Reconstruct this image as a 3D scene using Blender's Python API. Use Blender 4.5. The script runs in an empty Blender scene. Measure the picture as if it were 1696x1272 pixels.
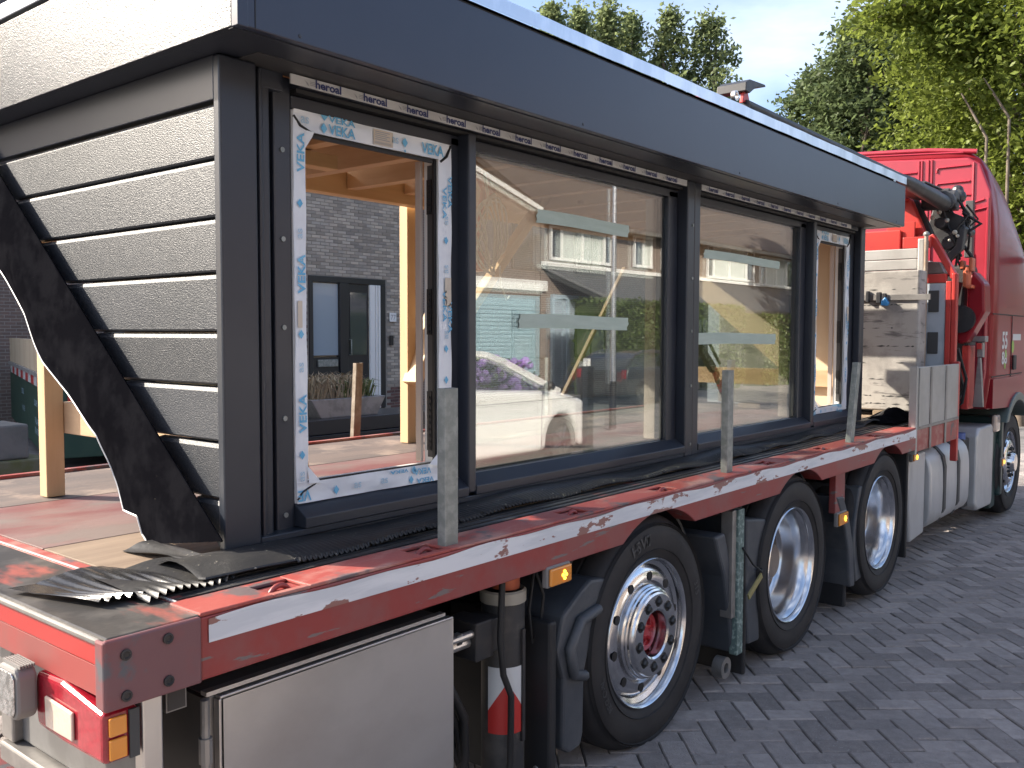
import bpy, math, random
import numpy as np
from mathutils import Vector, Matrix
R = math.radians
rng = random.Random(7)
S = bpy.context.scene
COL = S.collection

# ------------------------------------------------------------------ camera, sky, sun, exposure
cam = bpy.data.objects.new('camera', bpy.data.cameras.new('camera')); COL.objects.link(cam)
yaw, pitch, roll = 0.68581, -0.05342, 0.00259
f_ = Vector((math.cos(yaw)*math.cos(pitch), math.sin(yaw)*math.cos(pitch), math.sin(pitch)))
r_ = Vector((math.sin(yaw), -math.cos(yaw), 0)); u_ = r_.cross(f_)
cr, sr = math.cos(roll), math.sin(roll)
r2, u2 = cr*r_+sr*u_, -sr*r_+cr*u_
mw = Matrix.Identity(4)
for i in range(3):
    mw[i][0], mw[i][1], mw[i][2] = r2[i], u2[i], -f_[i]
CAM = Vector((-.91, -1.82, 1.6))
mw.translation = CAM
cam.matrix_world = mw
cam.data.sensor_width = 36; cam.data.lens = 36*1523.1/1696
cam.data.clip_start = .05; cam.data.clip_end = 2000
S.camera = cam

SUN = Vector((-.412, .752, .515)).normalized()
sl = bpy.data.lights.new('sun', 'SUN'); sl.energy = 3.5; sl.angle = R(.55); sl.color = (1, .91, .78)
so = bpy.data.objects.new('sun', sl); COL.objects.link(so)
so.rotation_euler = SUN.to_track_quat('Z', 'Y').to_euler(); so.location = (-20, 30, 30)

W = bpy.data.worlds.new('World'); S.world = W; W.use_nodes = True
wn, wl = W.node_tree.nodes, W.node_tree.links
bg = wn['Background']
sky = wn.new('ShaderNodeTexSky'); sky.sky_type = 'NISHITA'; sky.sun_disc = False
sky.sun_elevation = math.asin(SUN.z); sky.sun_rotation = math.atan2(SUN.x, SUN.y)
sky.air_density = .8; sky.dust_density = 2.8; sky.ozone_density = 1.2
tc = wn.new('ShaderNodeTexCoord'); mp = wn.new('ShaderNodeMapping'); mp.inputs['Scale'].default_value = (1.2, 1.2, 4)
nz = wn.new('ShaderNodeTexNoise'); nz.inputs['Scale'].default_value = 1.7; nz.inputs['Detail'].default_value = 7; nz.inputs['Roughness'].default_value = .55
rp = wn.new('ShaderNodeValToRGB'); rp.color_ramp.elements[0].position = .46; rp.color_ramp.elements[1].position = .8
mx = wn.new('ShaderNodeMixRGB'); mx.inputs[2].default_value = (5.2, 5.5, 6.0, 1)
ml = wn.new('ShaderNodeMath'); ml.operation = 'MULTIPLY'; ml.inputs[1].default_value = .7
wl.new(tc.outputs['Generated'], mp.inputs[0]); wl.new(mp.outputs[0], nz.inputs['Vector']); wl.new(nz.outputs['Fac'], rp.inputs[0])
wl.new(rp.outputs[0], ml.inputs[0]); wl.new(ml.outputs[0], mx.inputs[0]); wl.new(sky.outputs[0], mx.inputs[1]); wl.new(mx.outputs[0], bg.inputs[0])
bg.inputs[1].default_value = .108
S.view_settings.view_transform = 'Standard'; S.view_settings.look = 'None'; S.view_settings.gamma = 1
S.view_settings.use_curve_mapping = False; S.view_settings.exposure = 1.72
S.cycles.max_bounces = 8; S.cycles.transparent_max_bounces = 24; S.cycles.glossy_bounces = 5; S.cycles.diffuse_bounces = 3
S.cycles.caustics_reflective = False; S.cycles.caustics_refractive = False
S.cycles.use_denoising = True

# ------------------------------------------------------------------ mesh helpers
class B:
    def __init__(s): s.v, s.f = [], []
    def add(s, vs, fs):
        b = len(s.v); s.v += [tuple(p) for p in vs]; s.f += [tuple(i+b for i in q) for q in fs]; return s
    def box(s, x0, x1, y0, y1, z0, z1):
        return s.add([(x0,y0,z0),(x1,y0,z0),(x1,y1,z0),(x0,y1,z0),(x0,y0,z1),(x1,y0,z1),(x1,y1,z1),(x0,y1,z1)],
                     [(3,2,1,0),(4,5,6,7),(0,1,5,4),(1,2,6,5),(2,3,7,6),(3,0,4,7)])
    def prism(s, pts, ax, a, b):
        n = len(pts)
        def P(p, t): return (p[0], t, p[1]) if ax == 'y' else (t, p[0], p[1]) if ax == 'x' else (p[0], p[1], t)
        return s.add([P(p, a) for p in pts]+[P(p, b) for p in pts],
                     [tuple(range(n))[::-1], tuple(range(n, 2*n))]+[(i, (i+1) % n, n+(i+1) % n, n+i) for i in range(n)])
    def bar(s, p0, p1, w, h, up=(0, 0, 1)):
        p0, p1 = Vector(p0), Vector(p1); d = (p1-p0).normalized(); u = Vector(up)
        a = d.cross(u).normalized()*w/2; c = a.cross(d).normalized()*h/2
        return s.add([p0-a-c, p0+a-c, p0+a+c, p0-a+c, p1-a-c, p1+a-c, p1+a+c, p1-a+c],
                     [(3,2,1,0),(4,5,6,7),(0,1,5,4),(1,2,6,5),(2,3,7,6),(3,0,4,7)])
    def cyl(s, p0, p1, r0, r1=None, n=16):
        r1 = r0 if r1 is None else r1
        return s.tube([p0, p1], [r0, r1], n)
    def tube(s, pts, r, n=8, caps=True):
        pts = [Vector(p) for p in pts]; m = len(pts); rs = r if isinstance(r, (list, tuple)) else [r]*m
        vs = []; ref = None
        for i, p in enumerate(pts):
            d = (pts[min(i+1, m-1)]-pts[max(i-1, 0)]).normalized()
            if ref is None: ref = Vector((0, 0, 1)) if abs(d.z) < .9 else Vector((1, 0, 0))
            a = d.cross(ref).normalized(); b = a.cross(d).normalized(); ref = b
            vs += [p+(a*math.cos(t)+b*math.sin(t))*rs[i] for t in (2*math.pi*k/n for k in range(n))]
        fs = [(i*n+k, i*n+(k+1) % n, (i+1)*n+(k+1) % n, (i+1)*n+k) for i in range(m-1) for k in range(n)]
        if caps: fs += [tuple(range(n))[::-1], tuple(range((m-1)*n, m*n))]
        return s.add(vs, fs)
    def lathe(s, prof, c, sy=1, n=56, closed=False, axis='y'):      # prof of (radius, inward distance), spun about the axis through c
        c = Vector(c); m = len(prof); vs = []
        for rr, h in prof:
            for k in range(n):
                t = 2*math.pi*k/n
                if axis == 'y': vs.append(c+Vector((rr*math.cos(t), sy*h, rr*math.sin(t))))
                elif axis == 'x': vs.append(c+Vector((sy*h, rr*math.cos(t), rr*math.sin(t))))
                else: vs.append(c+Vector((rr*math.cos(t), rr*math.sin(t), sy*h)))
        q = m if closed else m-1
        return s.add(vs, [(i*n+k, i*n+(k+1) % n, ((i+1) % m)*n+(k+1) % n, ((i+1) % m)*n+k) for i in range(q) for k in range(n)])
    def grid(s, fn, nu, nv):
        return s.add([fn(i/nu, j/nv) for i in range(nu+1) for j in range(nv+1)],
                     [(i*(nv+1)+j, (i+1)*(nv+1)+j, (i+1)*(nv+1)+j+1, i*(nv+1)+j+1) for i in range(nu) for j in range(nv)])
    def quad(s, *p): return s.add(p, [tuple(range(len(p)))])
    def ball(s, c, r, nu=10, nv=6, sq=(1, 1, 1)):
        c = Vector(c)
        return s.grid(lambda u, v: c+Vector((r*sq[0]*math.sin(math.pi*v)*math.cos(2*math.pi*u), r*sq[1]*math.sin(math.pi*v)*math.sin(2*math.pi*u), r*sq[2]*math.cos(math.pi*v))), nu, nv)
    def text(s, body, c, U, V, h, w=None, bold=.0):
        vs, fs, (x0, x1, y0, y1) = glyphs(body, bold)
        k = h/(y1-y0); kx = k if w is None else w/(x1-x0)
        c, U, V = Vector(c), Vector(U), Vector(V)
        return s.add([c+U*((x-(x0+x1)/2)*kx)+V*((y-(y0+y1)/2)*k) for x, y in vs], fs)
_gl = {}
def glyphs(body, bold):
    if (body, bold) not in _gl:
        cu = bpy.data.curves.new('lettering', 'FONT'); cu.body = body; cu.offset = bold; cu.resolution_u = 3
        o = bpy.data.objects.new('lettering', cu); COL.objects.link(o)
        bpy.context.view_layer.update()
        me = bpy.data.meshes.new_from_object(o.evaluated_get(bpy.context.evaluated_depsgraph_get()))
        vs = [(v.co.x, v.co.y) for v in me.vertices]; fs = [tuple(p.vertices) for p in me.polygons]
        bpy.data.objects.remove(o); bpy.data.curves.remove(cu); bpy.data.meshes.remove(me)
        xs, ys = [v[0] for v in vs], [v[1] for v in vs]
        _gl[(body, bold)] = vs, fs, (min(xs), max(xs), min(ys), max(ys))
    return _gl[(body, bold)]

ORG = {}
def thing(name, loc, label, cat, group=None):
    o = bpy.data.objects.new(name, None); COL.objects.link(o); o.location = loc; o.empty_display_size = .2
    ORG[o.name] = Vector(loc); o['label'] = label; o['category'] = cat
    if group: o['group'] = group
    return o
def tag(o, label=None, cat=None, group=None, kind=None):
    for k, v in (('label', label), ('category', cat), ('group', group), ('kind', kind)):
        if v: o[k] = v
    return o
def obj(name, b, mat, par=None, bevel=0, smooth=None, seg=2, label=None, kind=None, recalc=True):
    """one mesh object built in world coordinates; its origin is its thing's origin (or the middle of its own base)"""
    if par is not None: L = ORG[par.name]
    else:
        a = np.array(b.v); L = Vector(((a[:,0].min()+a[:,0].max())/2, (a[:,1].min()+a[:,1].max())/2, a[:,2].min()))
    me = bpy.data.meshes.new(name); me.from_pydata([(x-L.x, y-L.y, z-L.z) for x, y, z in b.v], [], b.f); me.update()
    if recalc and len(b.f) < 6000:
        import bmesh
        bm = bmesh.new(); bm.from_mesh(me); bmesh.ops.recalc_face_normals(bm, faces=bm.faces); bm.to_mesh(me); bm.free()
    if smooth:
        me.polygons.foreach_set('use_smooth', [True]*len(me.polygons)); me.set_sharp_from_angle(angle=R(smooth))
    me.materials.append(mat)
    o = bpy.data.objects.new(name, me); COL.objects.link(o)
    ORG[o.name] = Vector(L)
    if par is not None: o.parent = par
    else: o.location = L
    if bevel:
        m = o.modifiers.new('bevel', 'BEVEL'); m.width = bevel; m.segments = seg; m.limit_method = 'ANGLE'; m.angle_limit = R(35); m.harden_normals = False
    if label: o['label'] = label
    if kind: o['kind'] = kind
    return o
def split(b):
    par = list(range(len(b.v)))
    def find(i):
        while par[i] != i: par[i] = par[par[i]]; i = par[i]
        return i
    for q in b.f:
        for i in q[1:]: par[find(i)] = find(q[0])
    out = {}
    for q in b.f: out.setdefault(find(q[0]), []).append(q)
    res = []
    for fs in out.values():
        ids = sorted({i for q in fs for i in q}); mp = {i: k for k, i in enumerate(ids)}
        n = B(); n.add([b.v[i] for i in ids], [tuple(mp[i] for i in q) for q in fs]); res.append(n)
    return res
def objs(name, b, mat, par=None, *a, **k): return [obj(name, q, mat, par, *a, **k) for q in split(b)]
def box(name, x0, x1, y0, y1, z0, z1, mat, par=None, bevel=.003, **k):
    return obj(name, B().box(x0, x1, y0, y1, z0, z1), mat, par, bevel, **k)

# ------------------------------------------------------------------ materials
def ramp(n, l, src, lo, hi):
    r = n.new('ShaderNodeMapRange'); r.inputs[1].default_value = lo; r.inputs[2].default_value = hi; r.clamp = True
    l.new(src, r.inputs[0]); return r.outputs[0]
def M(name, c, rough=.5, metal=0, c2=None, mix=(.45, .6), sc=4, st=(1, 1, 1), c3=None, mix3=(.6, .66), sc3=12, st3=(1, 1, 1),
      bump=0, bsc=80, bst=(1, 1, 1), bd=.004, r3=None, rnd=0, coat=0, spec=.5, detail=6, rvar=0, trans=0, stain=None):
    m = bpy.data.materials.new(name); m.use_nodes = True
    n, l = m.node_tree.nodes, m.node_tree.links; p = n['Principled BSDF']
    p.inputs['Roughness'].default_value = rough; p.inputs['Metallic'].default_value = metal
    p.inputs['Coat Weight'].default_value = coat; p.inputs['Specular IOR Level'].default_value = spec
    p.inputs['Coat Roughness'].default_value = .06
    t = n.new('ShaderNodeTexCoord'); co = t.outputs['Object']
    if rnd:
        oi = n.new('ShaderNodeObjectInfo'); g = n.new('ShaderNodeNewGeometry')
        a = n.new('ShaderNodeMath'); a.operation = 'ADD'; l.new(oi.outputs['Random'], a.inputs[0]); l.new(g.outputs['Random Per Island'], a.inputs[1])
        fr = n.new('ShaderNodeMath'); fr.operation = 'FRACT'; l.new(a.outputs[0], fr.inputs[0]); RV = fr.outputs[0]
        ad = n.new('ShaderNodeVectorMath'); ad.operation = 'SCALE'; ad.inputs[0].default_value = (37, 53, 71); l.new(RV, ad.inputs['Scale'])
        a2 = n.new('ShaderNodeVectorMath'); l.new(co, a2.inputs[0]); l.new(ad.outputs[0], a2.inputs[1]); co = a2.outputs[0]
    def noise(scale, stretch, det=detail):
        mp = n.new('ShaderNodeMapping'); mp.inputs['Scale'].default_value = stretch; l.new(co, mp.inputs[0])
        z = n.new('ShaderNodeTexNoise'); z.inputs['Scale'].default_value = scale; z.inputs['Detail'].default_value = det; z.inputs['Roughness'].default_value = .6
        l.new(mp.outputs[0], z.inputs['Vector']); return z.outputs['Fac']
    def mixc(fac, a, b):
        x = n.new('ShaderNodeMixRGB'); l.new(fac, x.inputs[0])
        for i, q in ((1, a), (2, b)):
            if isinstance(q, tuple): x.inputs[i].default_value = (*q, 1)
            else: l.new(q, x.inputs[i])
        return x.outputs[0]
    out = c
    if c2:
        nf = noise(sc, st); out = mixc(ramp(n, l, nf, *mix), out, c2)
        if rvar:
            rr = n.new('ShaderNodeMapRange'); rr.inputs[3].default_value = rough-rvar; rr.inputs[4].default_value = rough+rvar; l.new(nf, rr.inputs[0]); l.new(rr.outputs[0], p.inputs['Roughness'])
    if rnd:
        h = n.new('ShaderNodeHueSaturation'); q = n.new('ShaderNodeMapRange'); q.inputs[3].default_value = 1-rnd; q.inputs[4].default_value = 1+rnd
        l.new(RV, q.inputs[0]); l.new(q.outputs[0], h.inputs['Value'])
        if isinstance(out, tuple): h.inputs['Color'].default_value = (*out, 1)
        else: l.new(out, h.inputs['Color'])
        out = h.outputs[0]
    if c3:
        f3 = ramp(n, l, noise(sc3, st3), *mix3); out = mixc(f3, out, c3)
        if r3 is not None:
            rr = n.new('ShaderNodeMapRange'); rr.inputs[3].default_value = rough; rr.inputs[4].default_value = r3; l.new(f3, rr.inputs[0]); l.new(rr.outputs[0], p.inputs['Roughness'])
    if stain:                                    # grime spread over many pieces: noise in world space
        gp_ = n.new('ShaderNodeNewGeometry'); keep = co; co = gp_.outputs['Position']
        for sc_, lo_, hi_, col_ in stain: out = mixc(ramp(n, l, noise(sc_, (1, 1, 1)), lo_, hi_), out, col_)
        co = keep
    if isinstance(out, tuple): p.inputs['Base Color'].default_value = (*out, 1)
    else: l.new(out, p.inputs['Base Color'])
    if bump:
        bn = n.new('ShaderNodeBump'); bn.inputs['Strength'].default_value = bump; bn.inputs['Distance'].default_value = bd
        l.new(noise(bsc, bst, 3), bn.inputs['Height']); l.new(bn.outputs[0], p.inputs['Normal'])
    if trans:
        tr = n.new('ShaderNodeBsdfTranslucent'); ms = n.new('ShaderNodeMixShader'); ms.inputs[0].default_value = trans
        if isinstance(out, tuple): tr.inputs[0].default_value = (*out, 1)
        else: l.new(out, tr.inputs[0])
        l.new(p.outputs[0], ms.inputs[1]); l.new(tr.outputs[0], ms.inputs[2]); l.new(ms.outputs[0], n['Material Output'].inputs[0])
    return m
def GLASS(name, tint, f0=.05, gain=1.0, grime=None):
    m = bpy.data.materials.new(name); m.use_nodes = True; n, l = m.node_tree.nodes, m.node_tree.links; n.remove(n['Principled BSDF'])
    g = n.new('ShaderNodeNewGeometry'); d = n.new('ShaderNodeVectorMath'); d.operation = 'DOT_PRODUCT'
    l.new(g.outputs['Normal'], d.inputs[0]); l.new(g.outputs['Incoming'], d.inputs[1])
    def mm(op, a, b=None):
        q = n.new('ShaderNodeMath'); q.operation = op
        for i, z in ((0, a), (1, b)):
            if z is None: continue
            if isinstance(z, (int, float)): q.inputs[i].default_value = z
            else: l.new(z, q.inputs[i])
        return q.outputs[0]
    c = mm('SUBTRACT', 1, mm('ABSOLUTE', d.outputs['Value'])); fr = mm('MULTIPLY', mm('ADD', mm('MULTIPLY', mm('POWER', c, 5), 1-f0), f0), gain)
    tr = n.new('ShaderNodeBsdfTransparent'); tr.inputs[0].default_value = (*tint, 1)
    gl = n.new('ShaderNodeBsdfGlossy'); gl.inputs['Roughness'].default_value = 0.0
    ms = n.new('ShaderNodeMixShader'); l.new(fr, ms.inputs[0]); l.new(tr.outputs[0], ms.inputs[1]); l.new(gl.outputs[0], ms.inputs[2])
    l.new(ms.outputs[0], n['Material Output'].inputs[0]); return m

ANTH = (.025, .029, .040)
m_alu = M('anthracite_coating', ANTH, .34, c2=(.031, .036, .046), sc=1.5, bump=.05, bsc=300, bd=.001)
m_fascia = M('anthracite_fascia', (.026, .032, .054), .30, c2=(.030, .037, .060), sc=.9, bump=.10, bsc=5, bd=.006, c3=(.045, .048, .056), mix3=(.62, .85), sc3=2.2, st3=(.6, 1, 1.4))
m_clad = M('embossed_cladding', (.030, .034, .041), .40, spec=.31, rnd=.14, bump=1, bsc=330, bst=(1, .4, 1), bd=.0016, c2=(.038, .042, .05), sc=2)
m_clad_fine = M('textured_fascia_end', (.028, .032, .040), .31, bump=.9, bsc=260, bst=(1, .7, 1), bd=.0018, spec=.36)
m_black = M('black_rubber_gasket', (.012, .012, .013), .6)
m_epdm = M('black_flashing', (.005, .005, .0065), .9, c2=(.009, .009, .011), sc=9, c3=(.22, .20, .16), mix3=(.73, .76), sc3=75, bump=.25, bsc=40, spec=0)
m_apron = M('dusty_flashing', (.017, .017, .019), .5, c2=(.030, .029, .028), sc=5, c3=(.34, .31, .25), mix3=(.66, .70), sc3=60, bump=.3, bsc=60)
m_edge = M('sunlit_cut_edge', (.55, .55, .54), .4)  # pale tone stands for sunlight on the black flap's cut edge
m_pleat = M('pleated_strip', (.022, .022, .024), .22, c2=(.035, .034, .033), sc=12, bump=.15, bsc=120)
m_zinc = M('galvanised_trim', (.60, .64, .70), .28, .85, c2=(.72, .75, .80), sc=3, st=(3, 3, 1), bump=.12, bsc=9, bd=.004)
m_wood = M('fresh_spruce', (.62, .43, .24), .6, c2=(.52, .34, .18), sc=5, st=(1, 1, .12), c3=(.32, .17, .08), mix3=(.70, .76), sc3=7, bump=.1, bsc=70, bst=(1, 1, .1))
m_woody = M('fresh_spruce_joist', (.58, .40, .24), .6, c2=(.47, .30, .17), sc=5, st=(1, .1, 1), c3=(.28, .15, .08), mix3=(.72, .77), sc3=6, bump=.1, bsc=70, bst=(1, .1, 1))
m_woodx = M('fresh_spruce_beam', (.64, .44, .24), .6, c2=(.53, .35, .18), sc=5, st=(.1, 1, 1), c3=(.3, .16, .08), mix3=(.72, .77), sc3=6, bump=.1, bsc=70, bst=(.1, 1, 1))
m_ply = M('pale_plywood', (.66, .53, .37), .65, c2=(.60, .46, .31), sc=3, st=(1, 1, .3))
m_film = M('white_protective_film', (.74, .77, .80), .32, c2=(.68, .71, .75), sc=6, bump=.15, bsc=25, bd=.003)
m_blue = M('blue_print', (.11, .40, .64), .4, c2=(.16, .46, .68), sc=30)
m_navy = M('navy_print', (.03, .045, .16), .45)
m_lite = M('faint_blue_print', (.42, .58, .70), .4)
m_strip = M('printed_white_strip', (.62, .63, .62), .4, c2=(.55, .56, .55), sc=9)
m_grey = M('grey_print', (.30, .31, .34), .5)
m_stick = M('beige_sticker', (.60, .52, .42), .6)
m_tape = M('pale_green_tape', (.42, .50, .42), .6, c2=(.46, .54, .46), sc=8, st=(1, 1, 6), bump=.2, bsc=40)
m_glass = GLASS('window_glass', (.93, .95, .94), .06, 2.4)
m_white = M('white_pvc', (.72, .72, .70), .35)
m_beige = M('beige_reveal', (.50, .43, .38), .5)
m_dgrey = M('dark_grey_seal', (.055, .055, .055), .6)

RED = (.27, .042, .038)
m_red = M('worn_red_paint', RED, .42, c2=(.245, .065, .060), sc=5, c3=(.17, .14, .135), mix3=(.61, .65), sc3=16, st3=(.3, 1, 2), bump=.1, bsc=60)
m_redtop = M('scuffed_red_steel', (.33, .065, .052), .5, c2=(.40, .20, .165), mix=(.5, .66), sc=9, st=(.5, 1, 1), c3=(.12, .09, .09), mix3=(.56, .62), sc3=5, bump=.2, bsc=50)
m_redbed = M('worn_red_deck', (.165, .058, .052), .6, c2=(.20, .125, .112), mix=(.42, .62), sc=4, st=(.5, 1, 1), c3=(.16, .12, .105), mix3=(.50, .60), sc3=3, st3=(.4, 1, 1), bump=.25, bsc=40, r3=.7)
m_brbed = M('bare_deck_plywood', (.185, .13, .09), .7, c2=(.27, .20, .14), sc=14, st=(.12, 1, 1), mix=(.35, .65), c3=(.40, .31, .21), mix3=(.58, .64), sc3=3.4, bump=.3, bsc=60, bst=(.2, 1, 1))
m_gybed = M('grey_brown_deck', (.15, .115, .098), .7, c2=(.11, .088, .078), sc=8, st=(.15, 1, 1), c3=(.26, .2, .16), mix3=(.55, .65), sc3=3, bump=.3, bsc=60)
m_blksteel = M('scuffed_black_steel', (.05, .047, .045), .36, c2=(.12, .11, .10), mix=(.5, .7), sc=7, c3=(.32, .09, .07), mix3=(.60, .66), sc3=3.5, st3=(1, .4, 1), bump=.15, bsc=50)
m_refl = M('red_reflective_strip', (.42, .022, .016), .3, c2=(.35, .018, .016), sc=30, st=(1, 6, 12), coat=.4)
m_rear = M('dusty_red_paint', (.27, .050, .044), .55, c2=(.23, .062, .055), sc=6, c3=(.5, .38, .36), mix3=(.70, .75), sc3=30)
m_maroon = M('maroon_worn_plate', (.17, .075, .08), .42, c2=(.21, .06, .06), sc=5, c3=(.10, .10, .11), mix3=(.55, .60), sc3=7, bump=.08, bsc=40)
m_tapew = M('chipped_white_tape', (.70, .71, .73), .4, c2=(.58, .60, .63), sc=6, st=(.5, 1, 4), c3=(.27, .13, .11), mix3=(.565, .58), sc3=7, st3=(.6, 1, 1.6), bump=.1, bsc=40)
m_galv = M('galvanised_post', (.22, .235, .22), .5, .45, c2=(.31, .32, .30), sc=22, c3=(.2, .2, .18), mix3=(.6, .7), sc3=9, bump=.1, bsc=60)
m_inox = M('brushed_stainless', (.66, .63, .60), .34, .85, c2=(.60, .58, .55), sc=2, bump=.06, bsc=4, bd=.01, c3=(.50, .46, .43), mix3=(.42, .85), sc3=1.6, st3=(1, 1, 1.6))
m_steelg = M('dull_grey_steel', (.30, .285, .27), .45, .6, c2=(.22, .21, .2), sc=6)
m_chas = M('chassis_black', (.018, .018, .02), .6, c2=(.035, .03, .028), sc=6)
m_tyre = M('tyre_rubber', (.022, .021, .022), .68, c2=(.04, .037, .036), mix=(.4, .75), sc=5, bump=.15, bsc=60, spec=.35)
m_rim = M('polished_alloy', (.72, .72, .73), .19, 1, c2=(.55, .55, .56), sc=5, bump=.05, bsc=12, rvar=.06)
m_disc = M('dusty_wheel_disc', (.27, .23, .21), .42, .75, c2=(.19, .16, .15), sc=6)
m_nut = M('dark_nut', (.05, .05, .05), .4, .6)
m_hubr = M('red_hub', (.42, .03, .035), .33, coat=.3)
m_mud = M('grey_black_plastic', (.050, .056, .066), .52, c2=(.075, .08, .088), sc=4, c3=(.16, .16, .15), mix3=(.68, .74), sc3=6, bump=.15, bsc=120)
m_rubber = M('black_mudflap', (.016, .016, .018), .6)
m_orange = M('amber_lens', (.75, .27, .03), .18, coat=.5)
m_amb = bpy.data.materials.new('lit_amber_diode'); m_amb.use_nodes = True
_p = m_amb.node_tree.nodes['Principled BSDF']; _p.inputs['Base Color'].default_value = (.9, .5, .05, 1); _p.inputs['Emission Color'].default_value = (1, .55, .05, 1); _p.inputs['Emission Strength'].default_value = 1.2
m_redlens = M('red_lens', (.27, .010, .02), .16, coat=.6, c2=(.33, .014, .028), sc=90)
m_clear = M('clear_lens', (.62, .47, .37), .15, coat=.8, c2=(.55, .45, .38), sc=60, bump=.3, bsc=90)
m_led = M('led_reflector', (.75, .75, .76), .16, .9, c2=(.35, .35, .35), mix=(.4, .6), sc=55, bump=.8, bsc=55)
m_lampbody = M('lamp_housing', (.21, .20, .19), .5)
m_orp = M('orange_paint', (.55, .13, .055), .45, c2=(.48, .12, .06), sc=12)
m_leg = M('greasy_black_leg', (.045, .045, .047), .5, .3, c2=(.085, .08, .075), sc=9, bump=.15, bsc=60)
m_whp = M('white_paint', (.62, .63, .62), .4, c3=(.30, .22, .15), mix3=(.68, .73), sc3=9)
m_redp = M('signal_red', (.50, .035, .03), .4)
m_alum = M('aluminium_board', (.42, .41, .39), .45, .35, c2=(.36, .35, .33), sc=3, c3=(.30, .29, .27), mix3=(.66, .74), sc3=9, st3=(3, 3, .5))
m_slab = M('weathered_slab', (.40, .375, .34), .8, c2=(.28, .262, .24), sc=4, c3=(.16, .15, .14), mix3=(.56, .66), sc3=4, st3=(1, 1, 6), bump=.4, bsc=40)
m_tank = M('aluminium_tank', (.52, .52, .52), .42, .35, c2=(.44, .44, .44), sc=3, st=(1, 1, .5), rvar=.05)
m_cab = M('cab_red', (.25, .011, .018), .30, coat=.12, spec=.22, c2=(.235, .011, .018), sc=2)
m_cabback = M('cab_back_red', (.36, .027, .045), .35, coat=.25, c2=(.33, .025, .042), sc=2)
m_crred = M('crane_red', (.50, .045, .035), .38, c2=(.42, .04, .035), sc=6)
m_crblk = M('crane_black', (.030, .030, .033), .45, c2=(.075, .073, .07), mix=(.5, .72), sc=9, c3=(.30, .28, .22), mix3=(.70, .76), sc3=11)
m_grn = M('green_weathered_post', (.10, .15, .14), .6, c2=(.26, .33, .30), sc=40, mix=(.5, .6))

m_brickf = M('grey_buff_brick', (.42, .36, .29), .85, c2=(.33, .30, .265), mix=(.35, .65), sc=3, rnd=.30, bump=.4, bsc=70)
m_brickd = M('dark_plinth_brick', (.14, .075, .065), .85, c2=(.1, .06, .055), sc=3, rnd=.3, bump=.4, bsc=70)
m_mortar = M('mortar', (.27, .25, .22), .9)
m_dkframe = M('black_door_frame', (.02, .021, .024), .35)
m_pane = M('house_pane', (.05, .06, .075), .05, spec=.9, coat=1)
m_frost = M('frosted_pane', (.30, .36, .42), .2, coat=.6)

def brickmat(name, c1, c2, mor, bw=.21, bh=.065):
    m = bpy.data.materials.new(name); m.use_nodes = True; n, l = m.node_tree.nodes, m.node_tree.links; p = n['Principled BSDF']; p.inputs['Roughness'].default_value = .85
    t = n.new('ShaderNodeTexCoord'); sp = n.new('ShaderNodeSeparateXYZ'); l.new(t.outputs['Object'], sp.inputs[0])
    ad = n.new('ShaderNodeMath'); l.new(sp.outputs[0], ad.inputs[0]); l.new(sp.outputs[1], ad.inputs[1])
    cb = n.new('ShaderNodeCombineXYZ'); l.new(ad.outputs[0], cb.inputs[0]); l.new(sp.outputs[2], cb.inputs[1])
    b = n.new('ShaderNodeTexBrick'); l.new(cb.outputs[0], b.inputs[0]); b.inputs['Scale'].default_value = 1
    b.inputs['Brick Width'].default_value = bw; b.inputs['Row Height'].default_value = bh; b.inputs['Mortar Size'].default_value = .007
    b.inputs['Color1'].default_value = (*c1, 1); b.inputs['Color2'].default_value = (*c2, 1); b.inputs['Mortar'].default_value = (*mor, 1)
    l.new(b.outputs[0], p.inputs[0]); bn = n.new('ShaderNodeBump'); bn.inputs['Strength'].default_value = .5; bn.inputs['Distance'].default_value = .006; bn.invert = True
    l.new(b.outputs['Fac'], bn.inputs['Height']); l.new(bn.outputs[0], p.inputs['Normal']); return m
m_brtan = brickmat('tan_brick', (.20, .145, .115), (.165, .125, .105), (.27, .24, .21))
m_brbrn = brickmat('brown_brick', (.24, .17, .14), (.19, .14, .12), (.33, .29, .26))
m_tile = M('roof_tiles', (.085, .07, .062), .75, c2=(.12, .095, .08), sc=6, bump=1, bsc=10, bst=(1, 1, 6), bd=.05)
m_slate = M('slate_roof', (.060, .062, .066), .6, c2=(.085, .085, .088), sc=8, bump=.6, bsc=14, bst=(1, 1, 4), bd=.02)
m_winw = M('white_window_paint', (.78, .78, .76), .4)
m_curt = M('pale_curtain', (.55, .58, .55), .7, c2=(.45, .49, .47), sc=7, st=(4, 1, .3))
m_rib = M('blue_grey_door', (.30, .42, .48), .45)
m_bluefr = M('blue_grey_frame', (.36, .46, .54), .45)
m_carw = M('white_car_paint', (.80, .79, .77), .2, coat=1)
m_card = M('black_car_paint', (.03, .032, .036), .15, coat=1)
m_carg = GLASS('car_glass', (.82, .86, .85), .05, 1)
m_cardark = M('car_trim', (.015, .015, .017), .4)
m_asph = M('street_paving_far', (.17, .16, .155), .9, c2=(.22, .20, .19), sc=3, c3=(.12, .115, .11), mix3=(.5, .6), sc3=1.3, bump=.4, bsc=12)
m_brickp = M('paving_brick_surface', (.26, .228, .212), .88, c2=(.335, .295, .272), mix=(.35, .65), sc=22, rnd=.26, stain=((.9, .55, .95, (.18, .162, .15)), (3.1, .62, .76, (.19, .17, .155))), c3=(.34, .33, .33), mix3=(.60, .68), sc3=120, bump=1, bsc=140, bd=.006)
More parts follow.
